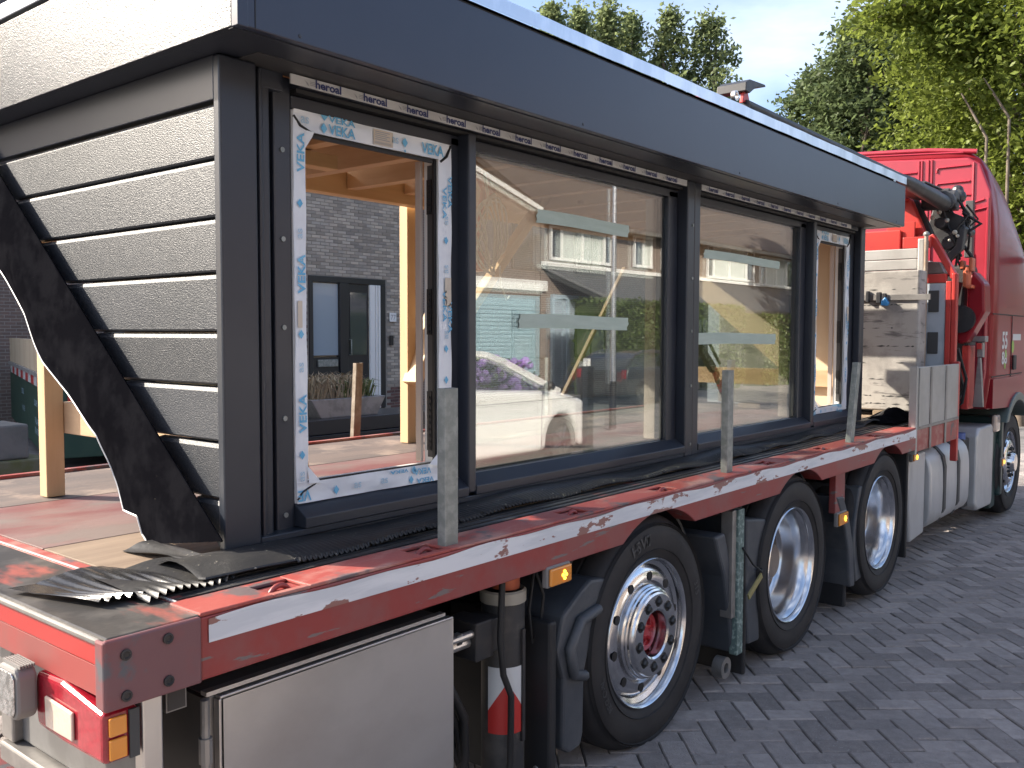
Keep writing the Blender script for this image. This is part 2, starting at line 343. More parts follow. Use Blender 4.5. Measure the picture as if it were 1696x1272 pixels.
m_joint = M('joint_sand', (.095, .085, .072), .95, c2=(.06, .07, .035), sc=2.5, mix=(.5, .62))

def leafmat(name, c, c2, tr=.35):
    return M(name, c, .5, c2=c2, mix=(.3, .7), sc=.9, rnd=.35, trans=tr, spec=.35)
m_lpop = leafmat('poplar_leaf', (.17, .21, .09), (.22, .26, .12), .58)
m_ldark = leafmat('dark_leaf', (.085, .12, .05), (.125, .16, .07), .5)
m_lmap = leafmat('maple_leaf', (.15, .195, .036), (.21, .25, .048), .5)
m_lhedge = leafmat('hedge_leaf', (.055, .085, .02), (.085, .12, .028), .25)
m_bark = M('bark', (.13, .10, .075), .85, c2=(.2, .165, .13), sc=9, st=(1, 1, .3), bump=.6, bsc=30)

# ------------------------------------------------------------------ ground
def gz(x): return -.03-.016*(min(max(x, -30), 60)-2.25)
b = B()
xs = [-400, -30, -12, 0, 12, 24, 36, 48, 60, 600]; ys = [-400, -40, -18, -10, -4, 0, 4, 12, 24, 60, 500]
b.add([(x, y, gz(x)-.034) for x in xs for y in ys], [(i*len(ys)+j, (i+1)*len(ys)+j, (i+1)*len(ys)+j+1, i*len(ys)+j+1) for i in range(len(xs)-1) for j in range(len(ys)-1)])
obj('street', b, m_asph, kind='structure')
PX0, PX1, PY0, PY1 = -2.2, 15.5, -4.6, 2.4
road = obj('pavement', B().quad((PX0, PY0, gz(PX0)-.012), (PX1, PY0, gz(PX1)-.012), (PX1, PY1, gz(PX1)-.012), (PX0, PY1, gz(PX0)-.012)), m_joint, kind='structure')
bw = .105; gap = .005
def brick_shape(L, Wd, h=.05, c=.005):
    x, y = L/2, Wd/2
    return [(-x,-y,-h),(x,-y,-h),(x,y,-h),(-x,y,-h),(-x,-y,-c),(x,-y,-c),(x,y,-c),(-x,y,-c),(-x+c,-y+c,0),(x-c,-y+c,0),(x-c,y-c,0),(-x+c,y-c,0)], \
           [(0,1,5,4),(1,2,6,5),(2,3,7,6),(3,0,4,7),(4,5,9,8),(5,6,10,9),(6,7,11,10),(7,4,8,11),(8,9,10,11)]
bv, bf = brick_shape(2*bw-gap, bw-gap)
me = bpy.data.meshes.new('paving_brick'); me.from_pydata(bv, [], bf); me.materials.append(m_brickp)
spots = []
A = R(-48); ca, sa = math.cos(A), math.sin(A); NN = 150
for a in range(-NN, NN):
    for c in range(-NN, NN):
        d = (a-c) % 4
        if d not in (0, 3): continue
        p, q = ((a+1)*bw, (c+.5)*bw) if d == 0 else ((a+.5)*bw, (c+1)*bw)
        x, y = 6+p*ca-q*sa, -1+p*sa+q*ca
        if PX0+.12 < x < PX1-.12 and PY0+.12 < y < PY1-.12:
            v = Vector((x, y, gz(x)))-CAM; dp = v.dot(f_)
            px, py = (v.dot(r_)/dp*1523+848, 636-v.dot(u_)/dp*1523) if dp > .3 else (-1, -1)
            vis = 880 < px < 1740 and 700 < py < 1310 and y < .25
            spots.append((not vis, v.length, x, y, A+(0 if d == 0 else R(90))))
spots.sort()
rest = B()
for k, (nv, ds, x, y, an) in enumerate(spots):
    mt = Matrix.Translation((x+rng.uniform(-.0015, .0015), y+rng.uniform(-.0015, .0015), gz(x)+rng.uniform(-.004, .003))) @ Matrix.Rotation(an+rng.uniform(-.012, .012), 4, 'Z') @ Matrix.Rotation(rng.uniform(-.018, .018), 4, 'X') @ Matrix.Rotation(rng.uniform(-.012, .012)+.016, 4, 'Y')
    if k < 300:
        o = bpy.data.objects.new('paving_brick', me); COL.objects.link(o); o.parent = road; o.matrix_local = Matrix.Translation(-ORG[road.name]) @ mt
    else:
        rest.add([mt @ Vector(p) for p in bv], bf)
obj('paving_field', rest, m_brickp, road, kind='stuff', recalc=False)

# ------------------------------------------------------------------ trees
def leaves_mesh(name, pts, size, mat, par, flat=.5):
    n = len(pts); P = np.array(pts, dtype=np.float64)
    g = np.random.default_rng(len(pts)+int(size*1000))
    nrm = g.normal(size=(n, 3)); nrm[:, 2] = np.abs(nrm[:, 2])+flat; nrm /= np.linalg.norm(nrm, axis=1)[:, None]
    t = g.normal(size=(n, 3)); t -= (t*nrm).sum(1)[:, None]*nrm; t /= np.linalg.norm(t, axis=1)[:, None]; w = np.cross(nrm, t)
    s = size*g.uniform(.6, 1.3, n)[:, None]
    V = np.stack([P-t*s*.55, P+w*s*.33-nrm*s*.08, P+t*s*.6-nrm*s*.15, P-w*s*.33-nrm*s*.08], 1).reshape(-1, 3)
    L = ORG[par.name]; V -= np.array(L)
    me = bpy.data.meshes.new(name); me.vertices.add(4*n); me.vertices.foreach_set('co', V.ravel())
    me.loops.add(4*n); me.loops.foreach_set('vertex_index', np.arange(4*n)); me.polygons.add(n)
    me.polygons.foreach_set('loop_start', np.arange(n)*4); me.polygons.foreach_set('loop_total', np.full(n, 4)); me.update(); me.validate()
    me.materials.append(mat); o = bpy.data.objects.new(name, me); COL.objects.link(o); o.parent = par; ORG[o.name] = L; return o
def tree(name, x, y, H, z0, rad, label, lmat, n, size, seed, group, clump=.5, shape='round', limbs=14, trunk=.16, per=40):
    g = random.Random(seed); zb = gz(x)-.05
    t = thing(name, (x, y, zb), label, 'tree', group)
    bb = B(); top = H*.93
    ax = [(x+g.uniform(-.12, .12)*i, y+g.uniform(-.12, .12)*i, zb+(top-zb)*i/6) for i in range(7)]
    bb.tube(ax, [trunk*(1-.13*i) for i in range(7)], 8)
    cl = []
    while len(cl) < n//per:
        u, v = g.uniform(0, 1), g.uniform(0, 2*math.pi); h = z0+(H-z0)*u
        if shape == 'poplar': env = rad*min(1, (1-u)**.75*1.35+.04)*min(1, .5+2*u)
        else: env = rad*math.sqrt(max(0, 1-(2*u-1)**2))*(.9 if u > .5 else 1)+.05
        lump = .72+.28*math.sin(3*v+seed)*math.cos(5*u*3+seed)+g.uniform(-.15, .2)
        r = env*lump*math.sqrt(g.uniform(.12, 1))
        cl.append((x+r*math.cos(v), y+r*math.sin(v), h))
    pts = []
    for i, c in enumerate(cl):
        s = clump*g.uniform(.6, 1.3)
        for _ in range(per): pts.append((c[0]+g.gauss(0, s*.5), c[1]+g.gauss(0, s*.5), c[2]+g.gauss(0, s*(.55 if shape == 'poplar' else .33))))
    for i in range(limbs):
        c = cl[g.randrange(len(cl))]; k = max(0.15, min(.9, (c[2]-zb)/(top-zb)-.22)); p = Vector(ax[0]).lerp(Vector(ax[6]), k); e = Vector(c)
        mid = p.lerp(e, .5)+Vector((g.uniform(-.2, .2), g.uniform(-.2, .2), g.uniform(-.1, .35)))
        bb.tube([p, mid, e], [trunk*.42*(1-k*.5), trunk*.26, trunk*.07], 6)
    obj('trunk', bb, m_bark, t, smooth=60)
    leaves_mesh('crown', pts, size, lmat, t); return t
def polar(u, D):
    d = (r_*((u-848)/1523)+f_); d.z = 0; d.normalize(); return CAM.x+d.x*D, CAM.y+d.y*D
for i, (u, D, ztop, rad, lab) in enumerate([
        (912, 60, 22.5, 3.0, 'leftmost poplar top just clearing the roof edge of the dormer'),
        (955, 64, 23.6, 3.5, 'poplar second from left in the tall far row above the dormer'),
        (1000, 60, 22.6, 3.6, 'widest poplar crown in the middle of the far row'),
        (1040, 62, 22.3, 3.0, 'poplar at the right end of the joined far crowns'),
        (1103, 60, 21.9, 3.3, 'slim poplar standing alone between two gaps of sky'),
        (1168, 60, 21.3, 4.3, 'broad poplar nearest the tip of the crane boom')]):
    x, y = polar(u, D); tree('poplar_tree', x, y, ztop, 9, rad, lab, m_lpop, 8000, .29, 11+i, 'poplars far beyond the dormer roof', .62, 'poplar', 8, .3)
for i, (u, D, ztop, z0, rad, n, lab) in enumerate([
        (1338, 46, 13.7, 4, 2.5, 8000, 'small dark tree furthest left beyond the red cab'),
        (1415, 44, 15.4, 4, 3.5, 14000, 'dark leafy tree left of the bright maple'),
        (1490, 48, 16.8, 4, 4.6, 18000, 'tall dark tree half hidden behind the bright maple'),
        (1580, 44, 15.4, 4, 4.2, 14000, 'dark tree deep behind the maple over the cab roof')]):
    x, y = polar(u, D); tree('dark_tree', x, y, ztop, z0, rad, lab, m_ldark, int(n*1.6), .235, 41+i, 'dark trees beyond the red cab', .7, 'round', 14, .25)
x, y = polar(1692, 23)
tm = tree('maple_tree', x, y, 12.6, 2.6, 3.7, 'bright green maple leaning over the red cab', m_lmap, 92000, .12, 97, None, .6, 'round', 30, .12)
# the long thin branch that reaches left from the maple, and two pale bare stems
g = random.Random(5); bb = B(); pts = []
for (u0, v0, u1, v1, D0, D1) in [(1640, 70, 1398, 28, 22, 20), (1600, 40, 1425, 4, 22, 20.5), (1560, 55, 1400, 62, 22, 20.2), (1610, 110, 1480, 105, 22, 20.5)]:
    def at(u, v, D):
        px, py = polar(u, D); return Vector((px, py, 1.6+(556-v)/1523*D*math.cos(math.atan((u-848)/1523))))
    a, c = at(u0, v0, D0), at(u1, v1, D1); N = 26
    line = [a.lerp(c, k/N)+Vector((0, 0, .35*math.sin(k/N*3.1)+g.uniform(-.05, .05))) for k in range(N+1)]
    bb.tube(line[::2], [.035*(1-.8*k/(N//2)) for k in range(N//2+1)], 5)
    for k, p in enumerate(line):
        for _ in range(int(110*(1-k/N)**1.2)+9): pts.append((p.x+g.gauss(0, .19), p.y+g.gauss(0, .19), p.z+g.gauss(-.06, .14)))
for (u, v0, v1) in ((1612, 232, 196), (1648, 200, 168)):
    a, c = at(u+10, v0, 20.6), at(u-12, v1, 20.6); bb.tube([a+Vector((0, 0, -2)), a, c, c+(c-a)], [.035, .03, .025, .015], 7)
obj('limb', bb, m_bark, tm, smooth=60); leaves_mesh('spray', pts, .14, m_lmap, tm)

# ------------------------------------------------------------------ brick house across the street (seen through the open frame)
HY = 12.0
h = thing('brick_house', (11, HY, gz(11)), 'grey buff brick house with a black front door behind the truck', 'house')
gh = gz(11)
b = B(); dx0, dx1, dz1 = 10.0, 11.92, 2.70
for (x0, x1, z0, z1) in ((8.7, dx0, gh, 5.6), (dx1, 12.8, gh, 5.6), (dx0, dx1, dz1, 5.6)): b.box(x0, x1, HY+.02, HY+.28, z0, z1)
b.box(12.5, 12.8, HY+.28, HY+9, gh, 5.6); b.box(8.7, 9.0, HY+.28, HY+9, gh, 5.6)
wall = obj('wall', b, m_mortar, h)
L_, c_ = .21, .0625
hv, hf = brick_shape(L_-.011, c_-.011, .03, .003)
hv = [(x, z, y) for x, y, z in hv]; hv = [(x, -y, z) for x, y, z in hv]   # stand the brick up: face towards -y
hm = bpy.data.meshes.new('brick'); hm.from_pydata(hv, [], hf); hm.materials.append(m_brickf)
hd = bpy.data.meshes.new('brick'); hd.from_pydata(hv, [], hf); hd.materials.append(m_brickd)
put = []; nrow = int((5.55-gh)/c_)
for rw in range(nrow):
    z = gh+.04+rw*c_
    for k in range(22):
        x = 8.82+k*L_+(L_/2 if rw % 2 else 0)
        if x > 12.7 or (dx0-.10 < x < dx1+.10 and z < dz1+.03): continue
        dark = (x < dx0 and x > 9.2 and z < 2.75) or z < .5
        put.append((abs(z-2.6)+abs(x-11.0)*1.1+(0 if z < 4.6 else 9), x, z, dark))
put.sort(); rb = B(); rd = B()
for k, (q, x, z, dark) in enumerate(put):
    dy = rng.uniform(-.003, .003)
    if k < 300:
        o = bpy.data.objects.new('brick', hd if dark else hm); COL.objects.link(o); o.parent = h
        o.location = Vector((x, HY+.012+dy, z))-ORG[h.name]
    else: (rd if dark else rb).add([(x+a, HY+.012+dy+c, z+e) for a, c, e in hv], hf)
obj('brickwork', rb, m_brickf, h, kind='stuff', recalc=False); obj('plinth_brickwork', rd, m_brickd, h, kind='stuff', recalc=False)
b = B()
for (x0, x1, z0, z1) in ((dx0, dx1, dz1-.11, dz1), (dx0, dx0+.09, .12, dz1-.11), (dx1-.14, dx1, .12, dz1-.11), (10.74, 10.94, .12, dz1-.11)): b.box(x0, x1, HY-.01, HY+.12, z0, z1)
b.box(dx0+.09, 10.74, HY+.03, HY+.09, .12, 1.16)
fr = obj('door_frame', b, m_dkframe, h, .006)
box('side_pane', dx0+.10, 10.73, HY+.05, HY+.07, 1.20, dz1-.13, m_frost, h, 0)
box('letter_plate', 10.2, 10.68, HY-.01, HY+.028, .98, 1.12, m_galv, h, .01)
dr = box('front_door', 10.95, 11.48, HY+.02, HY+.08, .12, dz1-.12, m_dkframe, h, .006)
box('door_pane', 11.0, 11.42, HY+.008, HY+.018, 1.2, dz1-.28, m_pane, dr, 0)
obj('handle', B().tube([(10.99, HY+.02, 1.2), (10.99, HY-.04, 1.2), (10.99, HY-.04, 1.5), (10.99, HY+.02, 1.5)], .012), m_galv, dr, smooth=50)
b = B(); b.box(11.49, 11.62, HY-.03, HY+.02, .12, dz1-.12); b.box(11.64, 11.70, HY-.02, HY+.02, .12, dz1-.12); b.box(11.71, 11.76, HY-.035, HY+.02, .12, dz1-.12)
obj('screen_door', b, m_winw, h, .006)
box('number_plate', 12.02, 12.20, HY-.03, HY-.006, 1.86, 2.04, m_winw, h, .004)
nb = B().text('77', (12.11, HY-.032, 1.95), (1, 0, 0), (0, 0, 1), .10); obj('house_number', nb, m_grey, h, recalc=False)
box('doorbell', 12.02, 12.11, HY-.04, HY-.006, 1.38, 1.58, m_cardark, h, .006)
obj('roof', B().prism([(HY-.35, 5.5), (HY+4.7, 9.4), (HY+9.4, 5.5), (HY+9.4, 5.75), (HY+4.7, 9.65), (HY-.35, 5.75)], 'x', 8.5, 13.0), m_tile, h)

def terrace(x0, x1, y0, label):  # added row: dark backdrop keeping bright sky from washing out pane reflections
    t = thing('backdrop_terrace', ((x0+x1)/2, y0, gz(x0)), label, 'house', 'far terrace houses in shade')
    obj('wall', B().box(x0, x1, y0, y0+8, gz(x0)-.3, 5.6), m_brbrn, t)
    obj('roof', B().prism([(y0-.4, 5.5), (y0+4, 10), (y0+8.4, 5.5)], 'x', x0-.1, x1+.1), m_tile, t)
    x = x0+1
    while x < x1-2:
        for z0, z1 in ((.9, 2.3), (3.5, 4.9)):
            w = box('window', x, x+1.7, y0-.05, y0-.004, z0, z1, m_dkframe, t, .01)
            box('pane', x+.08, x+.8, y0-.06, y0-.052, z0+.08, z1-.08, m_pane, w, 0); box('pane', x+.9, x+1.62, y0-.06, y0-.052, z0+.08, z1-.08, m_pane, w, 0)
        x += 3.1
    return t
terrace(15.5, 27, 15, 'shaded brown terrace house seen faintly through the large pane')
terrace(27.3, 50, 15.6, 'shaded brown terrace house further along seen through the second pane')
th = thing('brown_house', (-1, 16.8, gz(0)), 'shaded brown brick house behind the green skip', 'house')
obj('wall', B().box(-10, 8.5, 16.8, 24, gz(6)-.3, 6.0), m_brbrn, th); obj('roof', B().prism([(16.4, 5.9), (20.2, 10.8), (24.4, 5.9), (24.4, 6.1), (20.2, 11.0), (16.4, 6.1)], 'x', -10.2, 8.6), m_tile, th)  # roof made tall and steep so its shade covers the ground before it
box('drain_pipe', 5.35, 5.6, 16.6, 16.79, gz(4), 5.9, m_dkframe, th, .02)
for x in (-6, 1.2): w = box('window', x, x+1.9, 16.72, 16.79, .7, 2.5, m_dkframe, th, .01); box('pane', x+.09, x+1.81, 16.71, 16.718, .8, 2.4, m_pane, w, 0)
pl = thing('planter_trough', (7.45, 8.1, .47), 'pale grey planter trough full of dry grasses before the black door', 'planter')
b = B(); b.prism([(6.95, .47), (7.95, .47), (8.12, .73), (6.78, .73)], 'y', 7.9, 8.3); obj('trough', b, m_steelg, pl, .01)
b = B(); g = random.Random(3)
for k in range(420):
    x, y = g.uniform(6.85, 7.75), g.uniform(7.95, 8.25); a = g.uniform(0, 6.28); ln = g.uniform(.25, .5); q = g.uniform(.1, .32)
    p = [Vector((x, y, .70)), Vector((x+q*.4*math.cos(a), y+q*.4*math.sin(a), .70+ln*.7)), Vector((x+q*1.1*math.cos(a), y+q*1.1*math.sin(a), .70+ln*(.8 if k % 3 else .55)))]
    w = Vector((.008, 0, .0)); b.add([p[0]-w, p[0]+w, p[1]+w, p[1]-w, p[2]], [(0, 1, 2, 3), (3, 2, 4)])
obj('dry_grass', b, M('straw', (.34, .27, .17), .8, rnd=.4), pl, kind='stuff', recalc=False)
b = B()
for k in range(160):
    x, y = g.uniform(7.35, 7.95), g.uniform(7.95, 8.25); a = g.uniform(0, 6.28); ln = g.uniform(.2, .42)
    p = [Vector((x, y, .70)), Vector((x+.1*math.cos(a), y+.1*math.sin(a), .70+ln*.7)), Vector((x+.25*math.cos(a), y+.25*math.sin(a), .70+ln*.6))]
    w = Vector((.01, 0, .0)); b.add([p[0]-w, p[0]+w, p[1]+w, p[1]-w, p[2]], [(0, 1, 2, 3), (3, 2, 4)])
obj('green_blades', b, M('blade_green', (.12, .15, .05), .7, rnd=.4), pl, kind='stuff', recalc=False)
gw = thing('garden_wall', (7.6, 7.9, gz(7.6)), 'low black board wall carrying the planter trough', 'wall')
for k in range(3): box('board', 6.0, 9.6, 7.7, 8.6, gz(7.6)+k*.2, gz(7.6)+k*.2+.19, m_dkframe, gw, .006)
b = B()
for k in range(2600):
    x, y, a, ln = g.uniform(5.6, 10.5), g.uniform(7.0, 7.68), g.uniform(0, 6.28), g.uniform(.1, .34); q = .1
    b.add([(x-.01, y, gz(x)-.03), (x+.01, y, gz(x)-.03), (x+q*math.cos(a), y+q*math.sin(a), gz(x)+ln)], [(0, 1, 2)])
obj('grass', b, M('verge_green', (.06, .10, .03), .7, rnd=.5), None, kind='stuff', recalc=False)

# green skip with boards, left of the flap
sk = thing('waste_skip', (4.2, 9.8, gz(4)), 'dark green waste skip with white lettering and a red and white band', 'skip')
e1 = Vector((math.cos(R(71)), math.sin(R(71)), 0)); e2 = Vector((math.cos(R(-19)), math.sin(R(-19)), 0)); K = Vector((4.2, 9.8, 0))
def sbox(bb, a0, a1, c0, c1, z0, z1):
    q = [K+e1*a+e2*c for a, c in ((a0, c0), (a1, c0), (a1, c1), (a0, c1))]
    return bb.add([(p.x, p.y, z) for z in (z0, z1) for p in q], [(0, 1, 2, 3), (4, 5, 6, 7), (0, 1, 5, 4), (1, 2, 6, 5), (2, 3, 7, 6), (3, 0, 4, 7)])
m_sk = M('skip_green', (.022, .060, .040), .5, c2=(.03, .07, .045), sc=4, c3=(.08, .07, .05), mix3=(.66, .72), sc3=5)
obj('body', sbox(B(), 0, 6.9, 0, 2.3, gz(4)+.1, .96), m_sk, sk, .01)
b = B(); sbox(b, -.03, .10, -.03, .07, gz(4), 1.0); sbox(b, -.03, .06, 2.2, 2.33, gz(4), 1.0); obj('corner_post', b, m_crblk, sk)
for k in range(13): obj('stripe', sbox(B(), k*.5+.0, k*.5+.49, -.012, -.004, .90, 1.03), m_redp if k % 2 else m_whp, sk)
obj('rim_rail', sbox(B(), -.02, 6.92, -.03, 2.33, 1.03, 1.09), m_alum, sk, .005)
for k in range(5): obj('board', sbox(B(), k*1.38, k*1.38+1.36, 0, .05, 1.09, 1.52), m_ply, sk, .004)
b = B()
for t_, a_, z_ in (('SCHADE', 3.7, .70), ('DOOREN', 1.3, .66), ('VAN DER', 3.6, .44), ('TALLAARD', 1.2, .42), ('TRANSPORT', 1.2, .28)):
    b.text(t_, K+e1*a_-e2*.006+Vector((0, 0, z_)), -e1, (0, 0, 1), .085, None)
obj('lettering', b, m_lite, sk, recalc=False)
obj('warning_panel', sbox(B(), -.02, -.008, .25, .5, .72, .94), m_redp, sk)
bl = thing('concrete_block', (3.15, 7.9, gz(3)), 'mossy concrete blocks stacked beside the green skip', 'block')
x, y = polar(10, 10.3); m_conc = M('old_concrete', (.17, .16, .15), .9, c2=(.13, .13, .12), sc=5, bump=.4, bsc=30); m_moss = M('mossy_concrete', (.15, .14, .09), .9, c2=(.12, .12, .05), sc=5, bump=.4, bsc=30)
ORG[bl.name] = Vector((x, y, gz(x))); bl.location = (x, y, gz(x))
obj('lower_block', B().box(x-.5, x+.28, y-.3, y+.3, gz(x), .38), m_moss, bl, .02); obj('upper_block', B().box(x-.6, x+.10, y-.25, y+.3, .382, .72), m_conc, bl, .02)

# ------------------------------------------------------------------ the dormer on the truck
BZ = .97                                            # deck height
D = thing('dormer', (3.1, 1.1, BZ), 'prefabricated anthracite dormer with film-wrapped windows standing on the red flatbed', 'dormer')
def ys(z): return .38+(z-1.0)/.82                   # sloping edge of the cheeks
zz = [.985, 1.139, 1.300, 1.457, 1.606, 1.769, 1.920, 2.080, 2.232]
for k in range(8):
    z0, z1 = zz[k], zz[k+1]
    prof = [(.54, z0+.008), (.54, z1-.017), (.5466, z1-.006), (.566, z1-.003), (.566, z0), (.556, z0+.001), (.544, z0+.003)]
    n = len(prof); b = B()
    b.add([(x, .405, z) for x, z in prof]+[(x, max(.41, min(1.95, ys(z))), z) for x, z in prof], [tuple(range(n)), tuple(range(n, 2*n))]+[(i, (i+1) % n, n+(i+1) % n, n+i) for i in range(n)])
    obj('cladding_plank', b, m_clad, D)
box('head_trim', .536, .57, .413, 1.95, 2.236, 2.3565, m_alu, D)
box('frame_head', .653, .766, .412, .50, 2.302, 2.3555, m_alu, D)
obj('cheek_board', B().prism([(.43, 1.14), (.43, 2.35), (1.75, 2.35), (1.75, 2.22)], 'x', .58, .60), m_ply, D)
obj('cheek_board', B().prism([(.52, 1.0), (.52, 2.35), (1.86, 2.35), (1.86, 2.11)], 'x', 5.60, 5.64), m_ply, D)
b = B()
obj('cheek_cladding', B().prism([(.42, 1.0), (.42, 2.35), (1.95, 2.35), (1.95, 2.25)], 'x', 5.645, 5.69), m_clad, D)
# posts and frames of the front
def vert(name, x0, x1, y0, y1, z0=1.0, z1=2.353, mat=m_alu, bev=.006): return box(name, x0, x1, y0, y1, z0, z1, mat, D, bev)
c1 = vert('corner_post', .533, .652, .38, .412); vert('corner_return', .60, .72, .415, .47); vert('corner_profile', .672, .688, .40, .43)
vert('frame_profile', .742, .806, .43, .50); box('backing_plate', .653, .74, .476, .50, 1.0, 2.30, m_alu, D)
vert('mullion', 1.533, 1.574, .378, .52, 1.03, 2.31); vert('window_jamb', 1.492, 1.560, .43, .50, 1.06, 2.30)
vert('centre_post', 3.125, 3.195, .378, .44, 1.0, 2.353); vert('centre_post', 3.199, 3.262, .381, .44, 1.0, 2.353)
vert('window_jamb', 3.03, 3.12, .43, .50, 1.06, 2.30); vert('window_jamb', 3.255, 3.32, .43, .50, 1.06, 2.30)
vert('mullion', 4.747, 4.798, .378, .52, 1.03, 2.31); vert('window_jamb', 4.66, 4.745, .43, .50, 1.06, 2.30); vert('window_jamb', 4.80, 4.885, .43, .50, 1.06, 2.30)
vert('frame_profile', 5.51, 5.60, .43, .50); vert('corner_post', 5.615, 5.70, .38, .43); vert('corner_return', 5.56, 5.66, .432, .50)
b = B()
for z in (1.06, 1.35, 1.62, 1.88, 2.14):
    b.cyl((.772, .431, z), (.772, .426, z), .008, n=8); b.cyl((3.175, .379, z), (3.175, .374, z), .008, n=8)
objs('screw', b, m_galv, c1)
# bottom rail with a sloping sill, header, soffit
for (x0, x1) in ((.806, 1.533), (1.574, 3.125), (3.262, 4.747), (4.798, 5.51)):
    obj('sill', B().prism([(.376, 1.052), (.432, 1.088), (.50, 1.088), (.50, 1.02), (.376, 1.02)], 'x', x0, x1), m_alu, D, .003)
box('bottom_rail', .655, 5.62, .385, .50, .998, 1.018, m_alu, D); box('drip_rail', .66, 5.6, .39, .47, .976, .996, m_black, D)
for (x0, x1) in ((.806, 3.125), (3.262, 5.56)):
    box('header', x0, x1, .43, .50, 2.268, 2.305, m_alu, D, .003); box('header_groove', x0, x1, .405, .50, 2.308, 2.320, m_black, D, 0)
    box('header_cap', x0, x1, .386, .50, 2.322, 2.352, m_alu, D, .002)
SX = [(.768, 3.115, .865), (3.268, 5.40, 3.35)]
for x0, x1, xs in SX:
    st = box('printed_strip', x0, x1, .379, .3845, 2.3225, 2.3505, m_strip, D, 0)
    b = B(); bg_ = B(); x = xs+.04
    while x < x1-.06:
        b.text('heroal', (x, .3775, 2.3375), (1, 0, 0), (0, 0, 1), .0245, .098, .03)
        q = x-.085
        bg_.quad((q-.004, .3775, 2.341), (q+.010, .3775, 2.334), (q+.004, .3775, 2.333)).quad((q+.002, .3775, 2.3335), (q+.009, .3775, 2.3335), (q+.012, .3775, 2.327), (q+.008, .3775, 2.328))
        for r in range(3): bg_.quad((q+.016, .3777, 2.330+r*.0045), (q+.040, .3777, 2.330+r*.0045), (q+.040, .3777, 2.332+r*.0045), (q+.016, .3777, 2.332+r*.0045))
        x += .1873
    obj('lettering', b, m_navy, st, recalc=False); obj('small_print', bg_, m_grey, st, recalc=False)
b = B()
box('soffit', .462, 5.758, .172, .43, 2.357, 2.372, m_alu, D, 0); box('soffit_trim', .60, 5.66, .30, .428, 2.3545, 2.3565, m_dgrey, D, 0)
box('soffit', .462, .60, .432, 1.98, 2.3575, 2.372, m_alu, D, 0)
# fascia and roof edge
box('fascia', .4365, 5.785, .145, .17, 2.355, 2.632, m_fascia, D, .003)
box('seam', .482, .4845, .1435, .1455, 2.356, 2.631, m_black, D, 0)
for x in (.62, 1.9, 3.2, 4.5, 5.6): obj('rivet', B().lathe([(.006, 0), (.005, -.002), (0, -.0025)], (x, .1448, 2.372), 1, 10), m_alu, D)
box('fascia_lip', .4365, 5.785, .1715, .19, 2.352, 2.3565, m_alu, D, 0)
box('fascia_end', .432, .46, .1715, 2.02, 2.355, 2.632, m_clad_fine, D, .002)
box('corner_seam', .4315, .462, .1425, .1705, 2.353, 2.634, m_fascia, D, .002)
box('fascia_end', 5.76, 5.788, .1715, 2.02, 2.355, 2.632, m_fascia, D, .002)
box('roof_joint', .45, 5.77, .16, 2.0, 2.634, 2.643, m_black, D, 0)
wv = B(); N = 60
wv.grid(lambda u, v: (.43+5.358*u, .140+.0012*math.sin(u*47)+.001*math.sin(u*131), 2.644+.049*v), 120, 1)
wv.grid(lambda u, v: (.43+5.358*u, .140+.0012*math.sin(u*47)+.001*math.sin(u*131)+(.07-.0012)*v, 2.693+.003*v), 120, 1)
obj('roof_trim', wv, m_zinc, D)
box('roof_trim', .426, .48, .212, 2.03, 2.644, 2.694, m_zinc, D, .003); box('roof_trim', 5.74, 5.792, .212, 2.03, 2.644, 2.694, m_zinc, D, .003)
box('roof_deck', .482, 5.738, .212, 2.02, 2.644, 2.680, m_epdm, D, 0)
# roof structure inside
box('roof_underside', .60, 5.60, .46, 2.0, 2.515, 2.53, m_ply, D, 0)
for k in range(13):
    x = .66+.408*k
    obj('joist', B().prism([(.505, 2.345), (1.76, 2.345), (1.80, 2.372), (1.88, 2.372), (1.88, 2.512), (.505, 2.512)] if k % 2 else [(.505, 2.350), (1.88, 2.350), (1.88, 2.512), (.505, 2.512)], 'x', x-.032, x+.032), m_woody, D, .003)
box('rear_beam', .61, 5.59, 1.885, 1.96, 2.318, 2.44, m_woodx, D, .003)
box('nogging', 1.105, 1.63, 1.20, 1.27, 2.285, 2.343, m_woodx, D, .003)
for (x0, x1, y0, y1) in ((.665, .735, 1.765, 1.825), (2.80, 2.875, 1.99, 2.055), (5.50, 5.57, 1.77, 1.84)):
    box('rear_post', x0, x1, y0, y1, BZ+.003, 2.316 if y1 < 1.9 else 2.36, m_wood, D, .003)
box('cheek_rail', .737, .777, .52, 1.80, 1.215, 1.335, m_woody, D, .003)
box('cheek_rail', 5.545, 5.595, .52, 1.84, 1.235, 1.355, m_woody, D, .003)
box('sole_plate', .62, 5.58, .505, .60, 1.0, 1.055, m_woodx, D, .003)
obj('knee_brace', B().bar((2.68, 1.50, 1.62), (3.47, 1.50, 2.44), .05, .06, (0, 1, 0)), m_wood, D, .003)
obj('knee_brace', B().bar((2.80, 1.955, 1.32), (3.02, 1.955, 1.80), .05, .12, (0, 1, 0)), m_wood, D, .003)
obj('thin_prop', B().bar((3.98, 1.75, 1.20), (4.72, 1.75, 2.08), .022, .026, (0, 1, 0)), M('brown_batten', (.30, .20, .11), .6, c2=(.22, .15, .09), sc=9), D, .002)
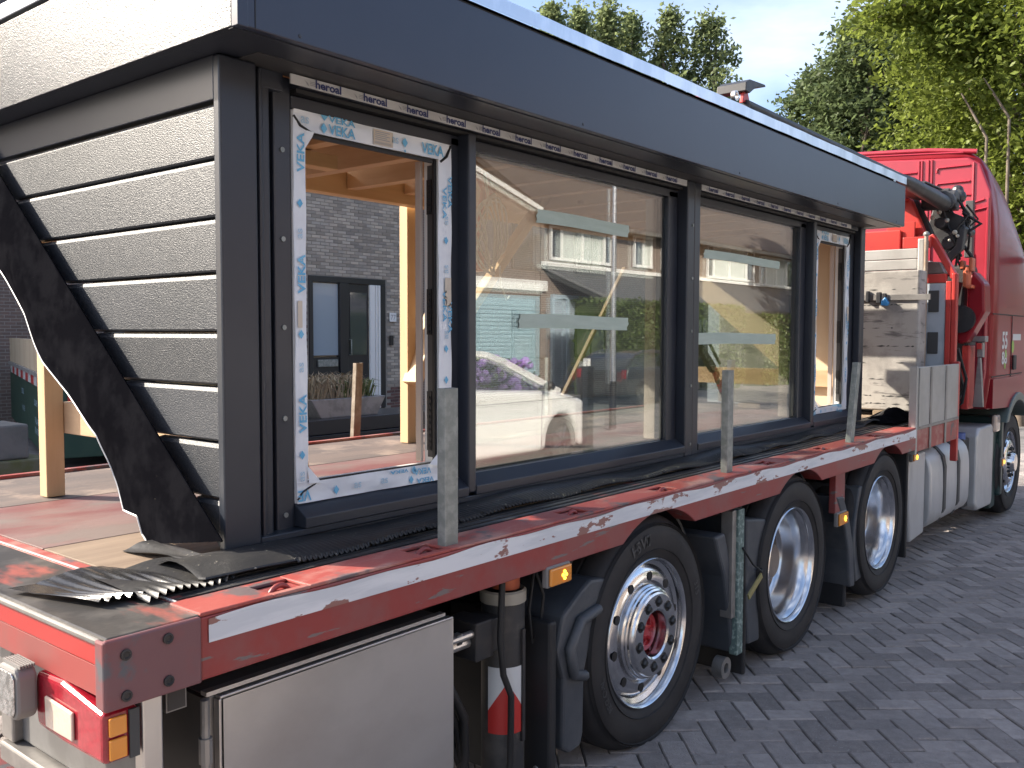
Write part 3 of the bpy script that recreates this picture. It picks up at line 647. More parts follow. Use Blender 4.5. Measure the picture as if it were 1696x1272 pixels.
# sashes: film-wrapped frames without glass at both ends
def sash(x0, x1, z0, z1, wl, wr, wt, wb, big):
    y = .428
    fr = obj('window_frame', B().box(x0, x0+wl, y, .50, z0, z1).box(x1-wr, x1, y, .50, z0, z1).box(x0+wl, x1-wr, y, .50, z1-wt, z1).box(x0+wl, x1-wr, y, .50, z0, z0+wb), m_white, D, .004)
    fl = B(); g = random.Random(int(x0*100))
    def sheet(a0, a1, c0, c1, hor):         # loose film with small wrinkles
        nu, nv = (40, 4) if hor else (4, 40)
        fl.grid(lambda u, v: (a0+(a1-a0)*u, y-.004-.0015*math.sin(u*9+v*31+x0)-.0012*math.sin(u*23-v*11), c0+(c1-c0)*v), nu, nv)
    sheet(x0, x0+wl+.004, z0+.02, z1-.02, False); sheet(x1-wr-.004, x1, z0+.02, z1-.02, False); sheet(x0+.002, x1-.002, z1-wt-.003, z1, True); sheet(x0+.002, x1-.002, z0, z0+wb+.004, True)
    fl.quad((x0+wl, y-.006, z1-wt), (x0+wl+.032, y-.012, z1-wt-.004), (x0+wl+.028, y-.008, z1-wt-.018), (x0+wl+.003, y-.005, z1-wt-.055))
    fl.quad((x0+wl, y-.006, z0+wb+.055), (x0+wl+.002, y-.01, z0+wb), (x0+wl+.05, y-.012, z0+wb-.002))
    fl.quad((x1-wr, y-.005, z0+wb+.045), (x1-wr-.06, y-.012, z0+wb+.004), (x1-wr+.005, y-.014, z0+wb-.012), (x1-wr+.02, y-.008, z0+wb+.02))
    film = obj('protective_film', fl, m_film, fr, smooth=40)
    yy = y-.0085; t, ti = B(), B(); U, Z = (1, 0, 0), (0, 0, 1)
    dm = lambda bb, cx, cz, s: bb.quad((cx-s*.75, yy, cz), (cx, yy, cz-s), (cx+s*.75, yy, cz), (cx, yy, cz+s))
    zt = z1-wt/2; zb = z0+wb/2
    f = (x1-x0)/.685
    for q, zq, hh in ((.27, zt+.020, .020), (.27, zt-.011, .031), (.86, zt-.003, .037)): t.text('VEKA', (x0+q*f*.685, yy, zq), U, Z, hh, .108*f, .022)
    for q, zq in ((.165, zt-.012), (.665, zt)): dm(t, x0+q*f*.685, zq, .017)
    t.quad((x0+.10*f, yy, z1-.001), (x0+.115*f, yy, z1-.018), (x0+.13*f, yy, z1-.001))
    dm(t, x0+.665*f*.685, zt-.028, .006)
    for q in (.06, .60): ti.text('as', (x0+q*f*.685, yy, zt), U, Z, .020, .03, .01)
    for q, zq, hh in ((.78, zb+.012, .022), (.62, zb+.022, .012), (.80, zb-.020, .018)): t.text('VEKA', (x0+q*f*.685, yy, zq), (-1, 0, 0), (0, 0, -1), hh, .085*f, .02)
    for q, zq in ((.22, zb-.004), (.70, zb-.012), (.72, zb+.02)): dm(t, x0+q*f*.685, zq, .015)
    for q in (.35, .52): ti.text('as', (x0+q*f*.685, yy, zb), U, Z, .018, .03, .01)
    t.text('VE', (x0+.028*f, yy, zb-.006), (-1, 0, 0), (0, 0, -1), .034, .05, .02)
    cx = x0+wl/2
    for zq in (2.14, 1.78, 1.36): t.text('VEKA', (cx+.004, yy, zq), Z, (-1, 0, 0), .028, .118, .022)
    for zq in (1.99, 1.60, 1.235): dm(t, cx, zq, .014)
    for zq in (1.90, 1.50, 1.17): ti.text('as', (cx, yy, zq), Z, (-1, 0, 0), .016, .03, .01)
    for cx, zs in ((x1-wr*.62, (2.06, 1.70, 1.33)), (x1-wr*.18, (2.10, 1.66))):
        for zq in zs: t.text('VEKA', (cx, yy, zq), (0, 0, -1), U, .020, .112, .018)
    for zq in (1.93, 1.55, 1.44): dm(t, x1-wr*.5, zq, .014)
    for zq in (2.0, 1.83, 1.60): ti.text('as', (x1-wr*.45, yy, zq), Z, (-1, 0, 0), .016, .03, .01)
    obj('lettering', t, m_blue, fr, recalc=False); obj('faint_print', ti, m_lite, fr, recalc=False)
    b = B(); sx = x0+.46*f*.685
    b.quad((sx, yy, zt-.026), (sx+.085*f, yy, zt-.026), (sx+.085*f, yy, zt+.022), (sx, yy, zt+.022)); b.quad((x0+wl*.2, yy, 1.62), (x0+wl*.62, yy, 1.62), (x0+wl*.62, yy, 1.70), (x0+wl*.2, yy, 1.70)); b.quad((x1-wr*.6, yy, 1.70), (x1-wr*.08, yy, 1.70), (x1-wr*.08, yy, 1.80), (x1-wr*.6, yy, 1.80))
    objs('sticker', b, m_stick, fr, recalc=False)
    b = B()
    for r in range(5): b.quad((sx+.006, yy-.001, zt+.014-r*.006), (sx+(.07-.012*(r % 2))*f, yy-.001, zt+.014-r*.006), (sx+(.07-.012*(r % 2))*f, yy-.001, zt+.0165-r*.006), (sx+.006, yy-.001, zt+.0165-r*.006))
    for r in range(16): b.quad((sx+.006+r*.0045, yy-.001, zt-.023), (sx+.008+r*.0045, yy-.001, zt-.023), (sx+.008+r*.0045, yy-.001, zt-.016), (sx+.006+r*.0045, yy-.001, zt-.016))
    obj('sticker_print', b, m_grey, fr, recalc=False)
    b = B()                                  # gaskets round the opening, stepped reveal and hinge strips on the far side
    b.box(x0+wl+.02, x1-wr-.02, .436, .446, z1-wt-.016, z1-wt-.002); b.box(x1-wr-.014, x1-wr-.002, .436, .446, z0+wb, z1-wt); b.box(x0+wl, x1-wr, .436, .446, z0+wb+.001, z0+wb+.006)
    b.tube([(x1-wr+.004, .424, z1-wt-.01), (x1-wr*.45, .420, z1-wt+.012), (x1-.004, .424, z1-.004)], .005, 6); b.tube([(x0+.002, .424, z1-.02), (x0+wl*.6, .421, z1-wt+.01), (x0+wl+.03, .424, z1-wt-.006)], .004, 6)
    b.tube([(x0+.004, .424, z0+.012), (x0+wl*.5, .420, z0+wb*.6), (x0+wl+.05, .428, z0+wb+.002)], .003, 6)
    objs('gasket', b, m_black, fr)
    objs('reveal', B().box(x1-wr-.012, x1-wr, .504, .532, z0+wb, z1-wt).box(x0+wl, x0+wl+.012, .504, .532, z0+wb, z1-wt), m_beige, fr, .002)
    b = B().box(x1-wr-.008, x1-wr-.002, .45, .475, z0+wb+.02, z1-wt-.02)
    obj('seal_strip', b, m_dgrey, fr, 0)
    for (za, zc) in ((1.19, 1.40), (1.60, 1.76), (2.02, 2.14)) if big else ((1.2, 1.36), (1.55, 1.70), (1.98, 2.1)):
        b = B().box(x1-wr-.013, x1-wr-.009, .452, .474, za, zc)
        k = za+.01
        while k < zc-.012: b.cyl((x1-wr-.017, .463, k), (x1-wr-.013, .463, k), .006, n=8); k += .022
        obj('hinge_strip', b, m_black, fr)
sash(.808, 1.49, 1.088, 2.266, .040, .060, .056, .058, True)
sash(4.888, 5.508, 1.090, 2.276, .04, .062, .058, .036, False)
# fixed double panes, each with an inner bead, and tape strips
def pane(x0, x1, z0, z1, tapes, tilt):
    g0 = box('glazing', x0, x1, .450, .454, z0, z1, m_glass, D, 0)
    m = B(); cx, cz = (x0+x1)/2, (z0+z1)/2
    m.box(x0, x1, .470, .474, z0, z1); m.v = [(x, y+(x-cx)*tilt[0]+(z-cz)*tilt[1], z) for x, y, z in m.v]
    obj('inner_glazing', m, m_glass, D)
    box('spacer', x0, x0+.012, .4545, .468, z0, z1, m_dgrey, D, 0); box('spacer', x1-.012, x1, .4545, .468, z0, z1, m_dgrey, D, 0)
    box('spacer', x0+.013, x1-.013, .4545, .468, z0, z0+.010, m_dgrey, D, 0); box('spacer', x0+.013, x1-.013, .4545, .468, z1-.010, z1, m_dgrey, D, 0)
    box('glazing_bead', x1+.001, x1+.03, .455, .56, z0, z1, m_beige, D, .002); box('glazing_bead', x0-.03, x0-.001, .455, .56, z0, z1, m_beige, D, .002)
    for (a0, a1, c0, c1, sk) in tapes:
        nn = 26; bb = B()
        bb.grid(lambda u, v: (a0+(a1-a0)*u+(.012*(v-.5) if u in (0, 1) else 0)+.006*math.sin(v*9+u*3)*(1 if u in (0, 1) else 0), .4485-.0012*abs(math.sin(u*19+v*3)), c0+(c1-c0)*v+sk*u+.003*math.sin(u*5)), nn, 4)
        obj('tape_strip', bb, m_tape, g0, smooth=40)
pane(1.555, 3.032, 1.088, 2.268, ((2.015, 2.70, 2.048, 2.102, 0), (1.905, 2.70, 1.625, 1.682, .0)), (.0022, .003))
pane(3.30, 4.662, 1.088, 2.268, ((3.43, 4.39, 2.000, 2.045, 0), (3.365, 4.35, 1.552, 1.612, 0)), (.0018, -.0025))
# flashing flap hanging off the sloping edge of the cheek, and the apron along the foot
fl = B()
OUT = [(1.95, 1.955), (1.723, 1.812), (1.542, 1.668), (1.45, 1.57), (1.378, 1.503), (1.26, 1.43), (1.189, 1.389), (1.09, 1.33), (1.012, 1.282), (.965, 1.21), (.941, 1.155), (.905, 1.10), (.871, 1.06), (.789, 1.052), (.77, 1.0), (.735, .978)]
def outer(t):
    k = t*(len(OUT)-1); i = min(int(k), len(OUT)-2); q = k-i; a, c = OUT[i], OUT[i+1]; return a[0]+(c[0]-a[0])*q, a[1]+(c[1]-a[1])*q
def flap(u, v):
    yi = 1.93+(.345-1.93)*u; zi = 1.036+.83*(yi-.34); yo, zo = outer(u); w = math.sin(u*21)*.010+math.sin(u*9+1)*.012
    return (.498-.02*math.sin(v*math.pi)*(.6+.4*math.sin(u*13))+.6*w*v, yi+(yo-yi)*v, zi+(zo-zi)*v)
fl.grid(flap, 110, 8)
fp = obj('flashing_flap', fl, m_epdm, D, smooth=70)
ed = [Vector(flap(k/110, 1)) for k in range(111)]
obj('sunlit_cut_edge', B().tube(ed, .0032, 6), m_edge, fp)  # bright sunlit line along the flap, put into the edge colour
obj('upper_edge', B().tube([Vector(flap(k/60, 0)) for k in range(61)], .004, 6), m_epdm, fp)
AE = [(.30, .34), (.37, .22), (.45, .20), (.57, .185), (.78, .20), (1.13, .21), (1.46, .25), (1.86, .255), (2.33, .26), (2.97, .24), (3.6, .25), (4.24, .27), (5.2, .29), (6.0, .30), (6.45, .36)]
def apron(u, v):
    x = .36+6.0*u
    for (a, c) in zip(AE, AE[1:]):
        if a[0] <= x <= c[0]: ye = a[1]+(c[1]-a[1])*(x-a[0])/(c[0]-a[0])
    ye += .004*(1 if int(u*1200) % 4 < 2 else -1)*v if x > .62 else 0
    bump = .012*(1+math.sin(x*4.1))*math.sin(v*math.pi)+.006*(1+math.sin(x*11+v*2))*v
    tz = .0045*(1 if int(u*1200) % 4 < 2 else -1)*max(0, v-.6)*2.5 if x > .62 else 0
    return (x, .44+(ye-.44)*v, BZ+.022-.012*v+tz+bump*(1 if x < 5.5 else 2.5))
ap = B(); ap.grid(apron, 1200, 6)
obj('apron', ap, m_apron, D, smooth=60)
ed = [Vector(apron(k/1200, 1)) for k in range(0, 1201)]
obj('apron_edge', B().tube(ed, .004, 4), m_apron, D)
obj('flap_foot', B().grid(lambda u, v: (.497-.085*u*(1-.3*v)+.006*math.sin(v*9+u*3), .70-.50*v+.02*u, BZ+.012+.010*math.sin(u*5+v*7)*u+.012*(1-u)), 24, 30), m_apron, D, smooth=60)
# crumpled pleated strip lying on the tail of the deck
PF = thing('pleated_flashing', (.22, .33, BZ), 'crumpled black pleated flashing strip lying on the tail end of the deck', 'flashing strip')
def pleat(u, v):
    x = .30-.235*u+.03*v; y = .49-.29*v+.02*u
    z = BZ+.010+.011*max(0, math.sin(u*math.pi))**1.5+.010*math.sin(v*3+u*5)
    z += .0065*math.sin(u*60)*(.1+.9*v**2)*min(1, u*8)
    return (x-.05*(1-v)*u*u, y, max(BZ+.006, z)+(.010*(1-v)*u))
obj('pleated_fold', B().grid(pleat, 150, 20), m_pleat, PF, smooth=80)
def flat(u, v):
    x = .45-.27*u; y = .50-.335*v+.05*(1-u)*(v-.3); e = max(0, v-.75)*4
    return (x, y+.004*math.sin(u*75)*e, BZ+.008+.007*(1+math.sin(u*7+v*3))+.005*math.sin(u*75)*e)
obj('dusty_sheet', B().grid(flat, 120, 16), m_apron, PF, smooth=60)
# things hanging inside
o = B(); g = random.Random(2); 
for k in range(5):
    c = Vector((2.585+.012*k, 1.2, 2.08)); p = []
    for j in range(25):
        t = 2*math.pi*j/24; p.append(c+Vector(((.055+.012*k)*math.cos(t)+.02*math.sin(3*t+k), .02*math.sin(t*2+k), (.17+.03*math.sin(k))*math.sin(t)+.012*k)))
    o.tube(p, .0055, 6)
o.tube([(2.56, 1.2, 2.40), (2.60, 1.2, 2.24)], .008, 6); o.tube([(2.68, 1.2, 1.95), (2.70, 1.21, 1.85), (2.74, 1.2, 1.78), (2.76, 1.2, 1.80)], .0055, 6)
tag(obj('rope_coil', o, M('pale_rope', (.62, .60, .55), .7), None, smooth=60), 'pale rope coil hanging inside behind the large pane', 'rope')
o = B(); o.bar((2.62, 1.28, 2.42), (2.70, 1.28, 2.32), .05, .05, (0, 1, 0)); o.tube([(2.66, 1.28, 2.36), (2.60, 1.28, 2.16), (2.58, 1.28, 2.0)], .018, 8); o.box(2.54, 2.62, 1.25, 1.31, 1.92, 2.02)
tag(obj('ratchet_clamp', o, m_orp, None, .004), 'orange clamp hanging from a joist behind the large pane', 'clamp')
s_ = thing('lashing_strap', (5.2, 1.25, BZ), 'dusty brown lashing strap with red bands behind the second pane', 'strap')
pA, pB, pC = Vector((4.74, 1.2, 1.58)), Vector((5.03, 1.2, 1.36)), Vector((5.33, 1.2, 1.0))
m_web = M('webbing', (.27, .20, .15), .8)
obj('strap_end', B().bar(pA+(pA-pB)*1.6, pA, .025, .006, (0, 1, 0)).bar(pB, pC, .05, .006, (0, 1, 0)), m_web, s_)
obj('buckle', B().bar(pA, pB, .06, .035, (0, 1, 0)).tube([pA+Vector((.0, -.03, .03)), pA+Vector((.09, -.04, .02)), pB+Vector((.02, -.04, .04))], .012, 8), m_crblk, s_, .006)
for q in (.05, .45): a = pB.lerp(pC, q*.6); c = pB.lerp(pC, q*.6+.14); obj('red_band', B().bar(a+Vector((0, -.01, 0)), c+Vector((0, -.01, 0)), .06, .014, (0, 1, 0)), m_redp, s_)
b = B()
b.bar((.915, .55, 1.53), (.945, .56, 1.36), .006, .034, (1, 0, 0)); N = 14
st = []
for k in range(N+1):
    t = k/N; st.append((Vector((.895+.125*t, .545+.09*t, 1.50-.50*t)), .3+1.9*t))
b = B(); vs = []
for p, a in st: w = Vector((math.cos(a), math.sin(a), .0))*.026; vs += [p-w, p+w]
b.add(vs, [(2*k, 2*k+1, 2*k+3, 2*k+2) for k in range(N)])
tag(obj('woven_strap', b, M('woven_webbing', (.62, .42, .28), .7, c2=(.42, .27, .17), sc=160, mix=(.4, .6)), None, smooth=60), 'tan woven strap twisting down just inside the open frame', 'strap')

# ------------------------------------------------------------------ the truck
T = thing('flatbed_truck', (4.5, 1.27, gz(4.5)), 'worn red flatbed crane truck with four axles carrying the dormer', 'truck')
def part(n, b, m, par=None, **k): return obj(n, b, m, par or T, **k)
# tail beam
part('tail_beam', B().box(.012, .225, .012, 2.55, .835, .955), m_rear, bevel=.006)
part('tail_deck_plate', B().box(.002, .228, .004, 2.55, .957, .972), m_blksteel, bevel=.005)
part('tail_edge', B().box(-.004, .011, .03, 2.55, .952, .966), m_steelg, bevel=.004)
part('reflector_strip', B().box(.004, .011, .03, 2.52, .905, .950), m_refl, bevel=.002)
part('tail_face', B().box(.006, .011, .03, 2.54, .838, .903), m_rear, bevel=.001)
cp = part('corner_plate', B().box(-.010, .212, -.012, .003, .822, .972).box(-.012, -.002, -.010, .028, .824, .970), m_maroon, bevel=.005)
for (x, z) in ((.035, .935), (.13, .945), (.035, .848), (.13, .852)):
    part('bolt', B().lathe([(.012, 0), (.012, -.004), (.008, -.005), (.006, -.002), (0, -.002)], (x, -.0125, z), 1, 12), m_chas, cp)
# deck
part('edge_strip', B().box(.24, 6.8, .131, .285, .945, BZ-.001), m_blksteel, bevel=.002)
for q in range(3): part('edge_groove', B().box(.24, 6.8, .15+.04*q, .162+.04*q, BZ-.0008, BZ+.003), m_chas)
for (y0, y1, m) in ((.288, .930, m_brbed), (.937, 1.70, m_redbed), (1.707, 2.415, m_gybed)):
    part('deck_plank', B().box(.285, 6.83, y0, y1, .945, BZ), m, bevel=.002)
part('deck_plank', B().box(.232, .279, .135, 2.415, .945, BZ), m_redtop, bevel=.002)
part('deck_seam', B().box(.236, .24, .135, 2.40, .9705, .974), m_edge)
part('deck_lip', B().box(.24, 6.8, 2.38, 2.412, .9705, .985), m_redtop, bevel=.002)
# side rails with lashing pockets and wheel arches
def arch(cx, cz, r, z0, a0=None):
    h = math.sqrt(max(0, r*r-(z0-cz)**2)); t0 = math.atan2(z0-cz, -h); t1 = math.atan2(z0-cz, h)
    return [(cx+r*math.cos(t0+(t1-t0)*k/16), cz+r*math.sin(t0+(t1-t0)*k/16)) for k in range(17)]
AX = [(2.25, .41), (3.675, .41), (5.09, .41)]
bot = [(.217, .822)]
for cx, cz in AX: bot += arch(cx, cz+.015, .485, .822)
bot += [(5.66, .822)]
for yy0, yy1 in ((0, .10), (2.45, 2.55)):
    part('side_rail', B().prism(bot+[(5.66, .966), (.217, .966)], 'y', yy0, yy1), m_red, bevel=.004)
pockets = [.47, .98, 1.72, 2.35, 3.35, 4.1, 4.95]
x = .217
for q in pockets+[5.66+.06]:
    part('rail_top', B().box(x, q-.055, .001, .130, .9665, .976), m_redtop, bevel=.003)
    if q < 5.6:
        pk = part('lashing_pocket', B().box(q-.055, q+.055, .100, .130, .9665, .975).box(q-.055, q+.055, .001, .022, .9665, .975), m_redtop, bevel=.002)
        part('lashing_ring', B().lathe([(.032+.007*math.cos(t), .007*math.sin(t)) for t in (2*math.pi*k/10 for k in range(10))], (q, .055, .945), 1, 20, True), m_red, pk, smooth=60)
    x = q+.055
tp = B(); tp.grid(lambda u, v: (.235+5.42*u, -.0035, .906+.054*v+(.006*math.sin(u*61)*math.sin(u*23+1) if v == 1 else 0)), 90, 1)
part('reflective_tape', tp, m_tapew)
# chassis, cross members, axles
objs('chassis_rail', B().box(.35, 9.6, .80, .90, .50, .80).box(.35, 9.6, 1.65, 1.75, .50, .80), m_chas, T, .01)
b = B()
for x in (.4, 1.2, 1.62, 2.9, 4.35, 5.75, 6.7): b.box(x, x+.08, .12, 2.43, .80, .94)
b.box(.3, 6.8, .20, 2.35, .925, .944)  # plus a full sheet under the planks, added to block light
objs('cross_member', b, m_chas, T)
part('underbed_blocker', B().box(.30, 5.8, .70, .72, .35, .93), m_chas)  # added dark sheet under the deck, blocks light and the view through
b = B()
for cx, cz in AX+[(9.06, .375)]: b.cyl((cx, .35, cz), (cx, 2.2, cz), .07, n=12)
objs('axle', b, m_chas, T)
# wheels
def tyre_prof(r):
    k = r/.475
    return [(.295, .03), (.315, .012), (.345, .004), (.385*k, .0), (.425*k, .006), (.452*k, .024), (.466*k, .05), (.4745*k, .075), (.475*k, .10), (.466*k, .104), (.466*k, .112), (.475*k, .116), (.475*k, .17), (.466*k, .174), (.466*k, .182), (.475*k, .186), (.475*k, .245), (.466*k, .285), (.44*k, .31), (.36, .315), (.295, .28)]
def wheel(cx, cz, r, y, style):
    w = part('wheel', B().lathe([(.292, .035), (.286, .06), (.262, .08), (.262, .27), (.29, .29)], (cx, y, cz), 1, 64), m_rim, smooth=40)
    ty = part('tyre', B().lathe(tyre_prof(r), (cx, y, cz), 1, 80), m_tyre, w, smooth=35)
    b = B()
    for rr in (.335, .432*r/.475, .44*r/.475): b.lathe([(rr-.003, .006), (rr, -.002), (rr+.003, .006)], (cx, y+.003, cz), 1, 64)
    objs('tyre_rib', b, m_tyre, w, smooth=60)
    part('rim_flange', B().lathe([(.284, .036), (.288, .018), (.296, .012), (.303, .018), (.304, .034)], (cx, y, cz), 1, 64), m_rim, w, smooth=60)
    if style == 'hub':
        part('disc', B().lathe([(.286, .045), (.268, .055), (.255, .048), (.240, .036), (.205, .034), (.196, .05), (.188, .05)], (cx, y, cz), 1, 64), m_rim, w, smooth=40)
        part('hub_ring', B().lathe([(.190, .055), (.190, .028), (.183, .022), (.183, .014), (.177, .010), (.177, .0), (.170, -.004), (.166, -.012), (.158, -.016), (.100, -.016), (.092, -.010), (.088, .02), (.088, .09)], (cx, y, cz), 1, 64), m_rim, w, smooth=25)
        b, c, d = B(), B(), B()
        for k in range(10):
            a = 2*math.pi*(k+.3)/10; q = (cx+.232*math.cos(a), y+.0325, cz+.222*math.sin(a)); b.lathe([(.019, 0), (0, -.0006)], q, 1, 16)
            q = (cx+.129*math.cos(a), y-.0165, cz+.129*math.sin(a)); c.lathe([(.022, 0), (0, -.0005)], q, 1, 16)
            d.lathe([(.015, 0), (.015, -.006), (.011, -.012), (0, -.012)], q, 1, 6)
        objs('hand_hole', b, m_black, w); objs('nut_recess', c, m_black, w); objs('wheel_nut', d, m_nut, w, smooth=30)
        part('hub_cap', B().lathe([(.088, .07), (.075, .03), (.055, .028), (.05, .036), (.025, .036), (.02, .03), (0, .03)], (cx, y, cz), 1, 40), m_hubr, w, smooth=30)
        b = B()
        for k in range(6): a = 2*math.pi*k/6; b.bar((cx+.03*math.cos(a), y+.028, cz+.03*math.sin(a)), (cx+.085*math.cos(a), y+.05, cz+.085*math.sin(a)), .012, .02, (0, 1, 0))
        objs('hub_rib', b, m_hubr, w)
    elif style == 'dish':
        part('barrel', B().lathe([(.284, .04), (.270, .055), (.262, .075), (.255, .12), (.250, .17), (.235, .20), (.20, .212)], (cx, y, cz), 1, 64), m_rim, w, smooth=50)
        part('disc', B().lathe([(.236, .2), (.20, .205), (.15, .19), (.13, .20), (.10, .20), (.10, .14), (.085, .12), (.0, .12)], (cx, y, cz), 1, 48), m_disc, w, smooth=30)
        b = B()
        for k in range(10):
            a = 2*math.pi*k/10; b.lathe([(.026, 0), (0, -.001)], (cx+.19*math.cos(a), y+.197, cz+.19*math.sin(a)), 1, 14)
        objs('hand_hole', b, m_black, w)
    else:
        part('disc', B().lathe([(.285, .05), (.262, .07), (.25, .05), (.22, .02), (.18, .0), (.165, .0), (.16, .01), (.10, .01), (.095, -.02), (.08, -.045), (0, -.05)], (cx, y, cz), 1, 64), m_rim, w, smooth=30)
        b, c = B(), B()
        for k in range(10):
            a = 2*math.pi*(k+.5)/10; b.lathe([(.03, 0), (0, -.001)], (cx+.222*math.cos(a), y+.018, cz+.222*math.sin(a)), 1, 16)
            a = 2*math.pi*k/10; c.lathe([(.016, 0), (.014, -.03), (0, -.032)], (cx+.135*math.cos(a), y+.01, cz+.135*math.sin(a)), 1, 6)
        objs('hand_hole', b, m_black, w); objs('wheel_nut', c, m_nut, w)
    return w
w1 = wheel(2.25, .41, .475, .035, 'hub'); wheel(3.675, .41, .475, .03, 'dish'); wheel(5.09, .41, .475, .03, 'dish'); wheel(9.06, .375, .505, .06, 'front')
b = B()                                      # raised letters on the first tyre, bent round the sidewall
for word, a0, sz in (('HSW2', 112, .045), ('REGIONAL', 215, .026), ('315', 20, .03)):
    wd = sz*.78
    for i, ch in enumerate(word):
        vs, fs, (x0, x1, y0, y1) = glyphs(ch, .02); k = sz/.7; ang = R(a0)-i*wd/.385; pts = []
        for vx, vy in vs:
            rr = .362+vy*k; tt = ang-(vx-.3)*k/.385; pts.append((2.25+rr*math.cos(tt), .0325, .41+rr*math.sin(tt)))
        b.add(pts, fs)
part('sidewall_lettering', b, M('moulded_letter', (.05, .05, .052), .55), w1, recalc=False)
for cx, cz in AX+[(9.06, .375)]:
    part('far_wheel', B().lathe(tyre_prof(.475)[::-1], (cx, 2.5, cz), -1, 40).lathe([(.3, .05), (0, .05)], (cx, 2.5, cz), -1, 32), m_tyre, smooth=40)
    if cx < 8: part('inner_wheel', B().lathe(tyre_prof(.47), (cx, .38, cz), 1, 40), m_tyre, smooth=40)
# mudguards
def guard(pts, y0=.045, y1=.42, **k): return part('mudguard', B().prism(pts, 'y', y0, y1), m_mud, bevel=.012, **k)
g1 = guard([(1.99, .69), (1.83, .712), (1.77, .685), (1.66, .62), (1.62, .50), (1.66, .39), (1.655, .14), (1.70, .11), (1.77, .115), (1.785, .16), (1.79, .38), (1.825, .47), (1.875, .565), (1.94, .64)])
part('grip_moulding', B().tube([(1.86, .035, .60), (1.74, .028, .585), (1.675, .028, .50), (1.70, .028, .40), (1.775, .035, .375)], .020, 8), m_mud, g1, smooth=60)
part('mud_flap', B().box(1.56, 1.60, .03, .5, .02, .62), m_rubber, bevel=.01)
guard([(2.80, .70), (2.90, .705), (2.985, .51), (3.07, .28), (3.115, .12), (2.99, .125), (2.965, .26), (2.90, .50), (2.83, .64)])
g2 = guard([(3.12, .735), (3.42, .69), (3.47, .66), (3.36, .555), (3.30, .44), (3.275, .30), (3.29, .11), (3.16, .12), (3.13, .30)])
part('mud_flap', B().box(3.12, 3.15, .05, .5, -.02, .6), m_rubber, bevel=.01)
guard([(4.30, .68), (4.42, .67), (4.53, .52), (4.60, .36), (4.645, .09), (4.56, .10), (4.52, .33), (4.44, .50)])
guard([(4.70, .69), (4.95, .68), (4.86, .56), (4.80, .45), (4.775, .30), (4.80, .12), (4.66, .11), (4.60, .30), (4.62, .45)])
part('mud_flap', B().box(4.56, 4.6, .08, .5, -.03, .5), m_rubber, bevel=.01)
part('mud_flap', B().box(5.70, 5.73, .06, .5, .06, .82), m_rubber, bevel=.01)
part('mudguard', B().prism(arch(5.09, .42, .545, .72)+arch(5.09, .42, .53, .72)[::-1], 'y', .14, .5), m_rubber)
part('mudguard', B().prism(arch(3.675, .42, .545, .72)+arch(3.675, .42, .53, .72)[::-1], 'y', .14, .5), m_rubber)
part('mudguard', B().prism(arch(2.25, .42, .545, .72)+arch(2.25, .42, .53, .72)[::-1], 'y', .14, .5), m_rubber)
bp = part('bracket_post', B().box(2.985, 3.045, .02, .06, .12, .80), m_grn, bevel=.003)
part('bracket_side', B().box(2.945, 2.983, .03, .09, .30, .80), m_steelg, bp, bevel=.003)
part('bracket_foot', B().lathe([(.05, 0), (.05, .05), (.024, .05), (.024, 0)], (2.96, .06, .06), 1, 20, True), m_steelg, bp, smooth=40)
part('yellow_strap', B().bar((3.10, .02, .37), (3.23, .015, .45), .028, .008, (0, 1, 0)), M('faded_yellow', (.30, .26, .11), .7), bp)
part('cable', B().tube([(3.02, .015, .62), (3.10, .0, .53), (3.22, .01, .47), (3.27, .03, .47)], .005, 6), m_black, bp)
# marker lamps
def marker(x, z, y=0, w=.12, h=.06):
    a = part('marker_lamp', B().box(x-w/2-.006, x+w/2+.006, y-.004, y+.02, z-h/2-.006, z+h/2+.006), m_lampbody, bevel=.006)
    part('lens', B().box(x-w/2, x+w/2, y-.016, y-.0045, z-h/2, z+h/2), m_orange, a, bevel=.006)
    b = B()
    for dx, dz in ((-.009, .0), (.009, .0), (0, .011), (0, -.011)): b.ball((x+w*.12+dx, y-.0165, z+dz), .0065, 8, 5)
    part('diode', b, m_amb, a)
marker(1.56, .793, -.002); marker(4.375, .545, .04, .14, .07); marker(5.96, .735, .09, .10, .05)
part('lamp_arm', B().box(4.30, 4.45, .05, .09, .58, .82), m_red, bevel=.004)
# tail lamp cluster, work lamp, rear frame
tl = part('tail_lamp', B().prism([(.325, .832), (.20, .838), (.012, .812), (.012, .702), (.20, .700), (.32, .706), (.337, .775)], 'x', -.004, .075), m_redlens, bevel=.012, seg=3)
part('reverse_lens', B().prism([(.265, .792), (.135, .786), (.135, .722), (.262, .722)], 'x', -.012, -.0045), m_clear, tl, bevel=.004)
part('indicator_lens', B().box(.006, .044, .003, .0115, .762, .802), m_orange, tl, bevel=.003); part('indicator_lens', B().box(.006, .044, .003, .0115, .712, .756), m_orange, tl, bevel=.003)
part('lamp_bezel', B().box(.050, .072, .005, .0115, .704, .808), m_dgrey, tl)
wk = part('work_lamp', B().prism([(.405, .75), (.405, .835), (.392, .85), (.315, .85), (.30, .835), (.30, .75), (.315, .732), (.392, .732)], 'x', -.055, -.008), m_lampbody, bevel=.008)
part('lens', B().prism([(.398, .755), (.398, .83), (.388, .842), (.318, .842), (.307, .83), (.307, .755), (.318, .741), (.388, .741)], 'x', -.060, -.0555), m_led, wk, bevel=.002)
for k in range(6): part('fin', B().box(-.045+k*.006, -.042+k*.006, .305, .395, .8505, .858), m_lampbody, wk)
part('side_marker', B().box(-.05, -.03, .406, .422, .785, .812), m_orange, bevel=.004)
part('rear_post', B().box(.078, .125, .004, .04, .30, .835), m_inox, bevel=.004)
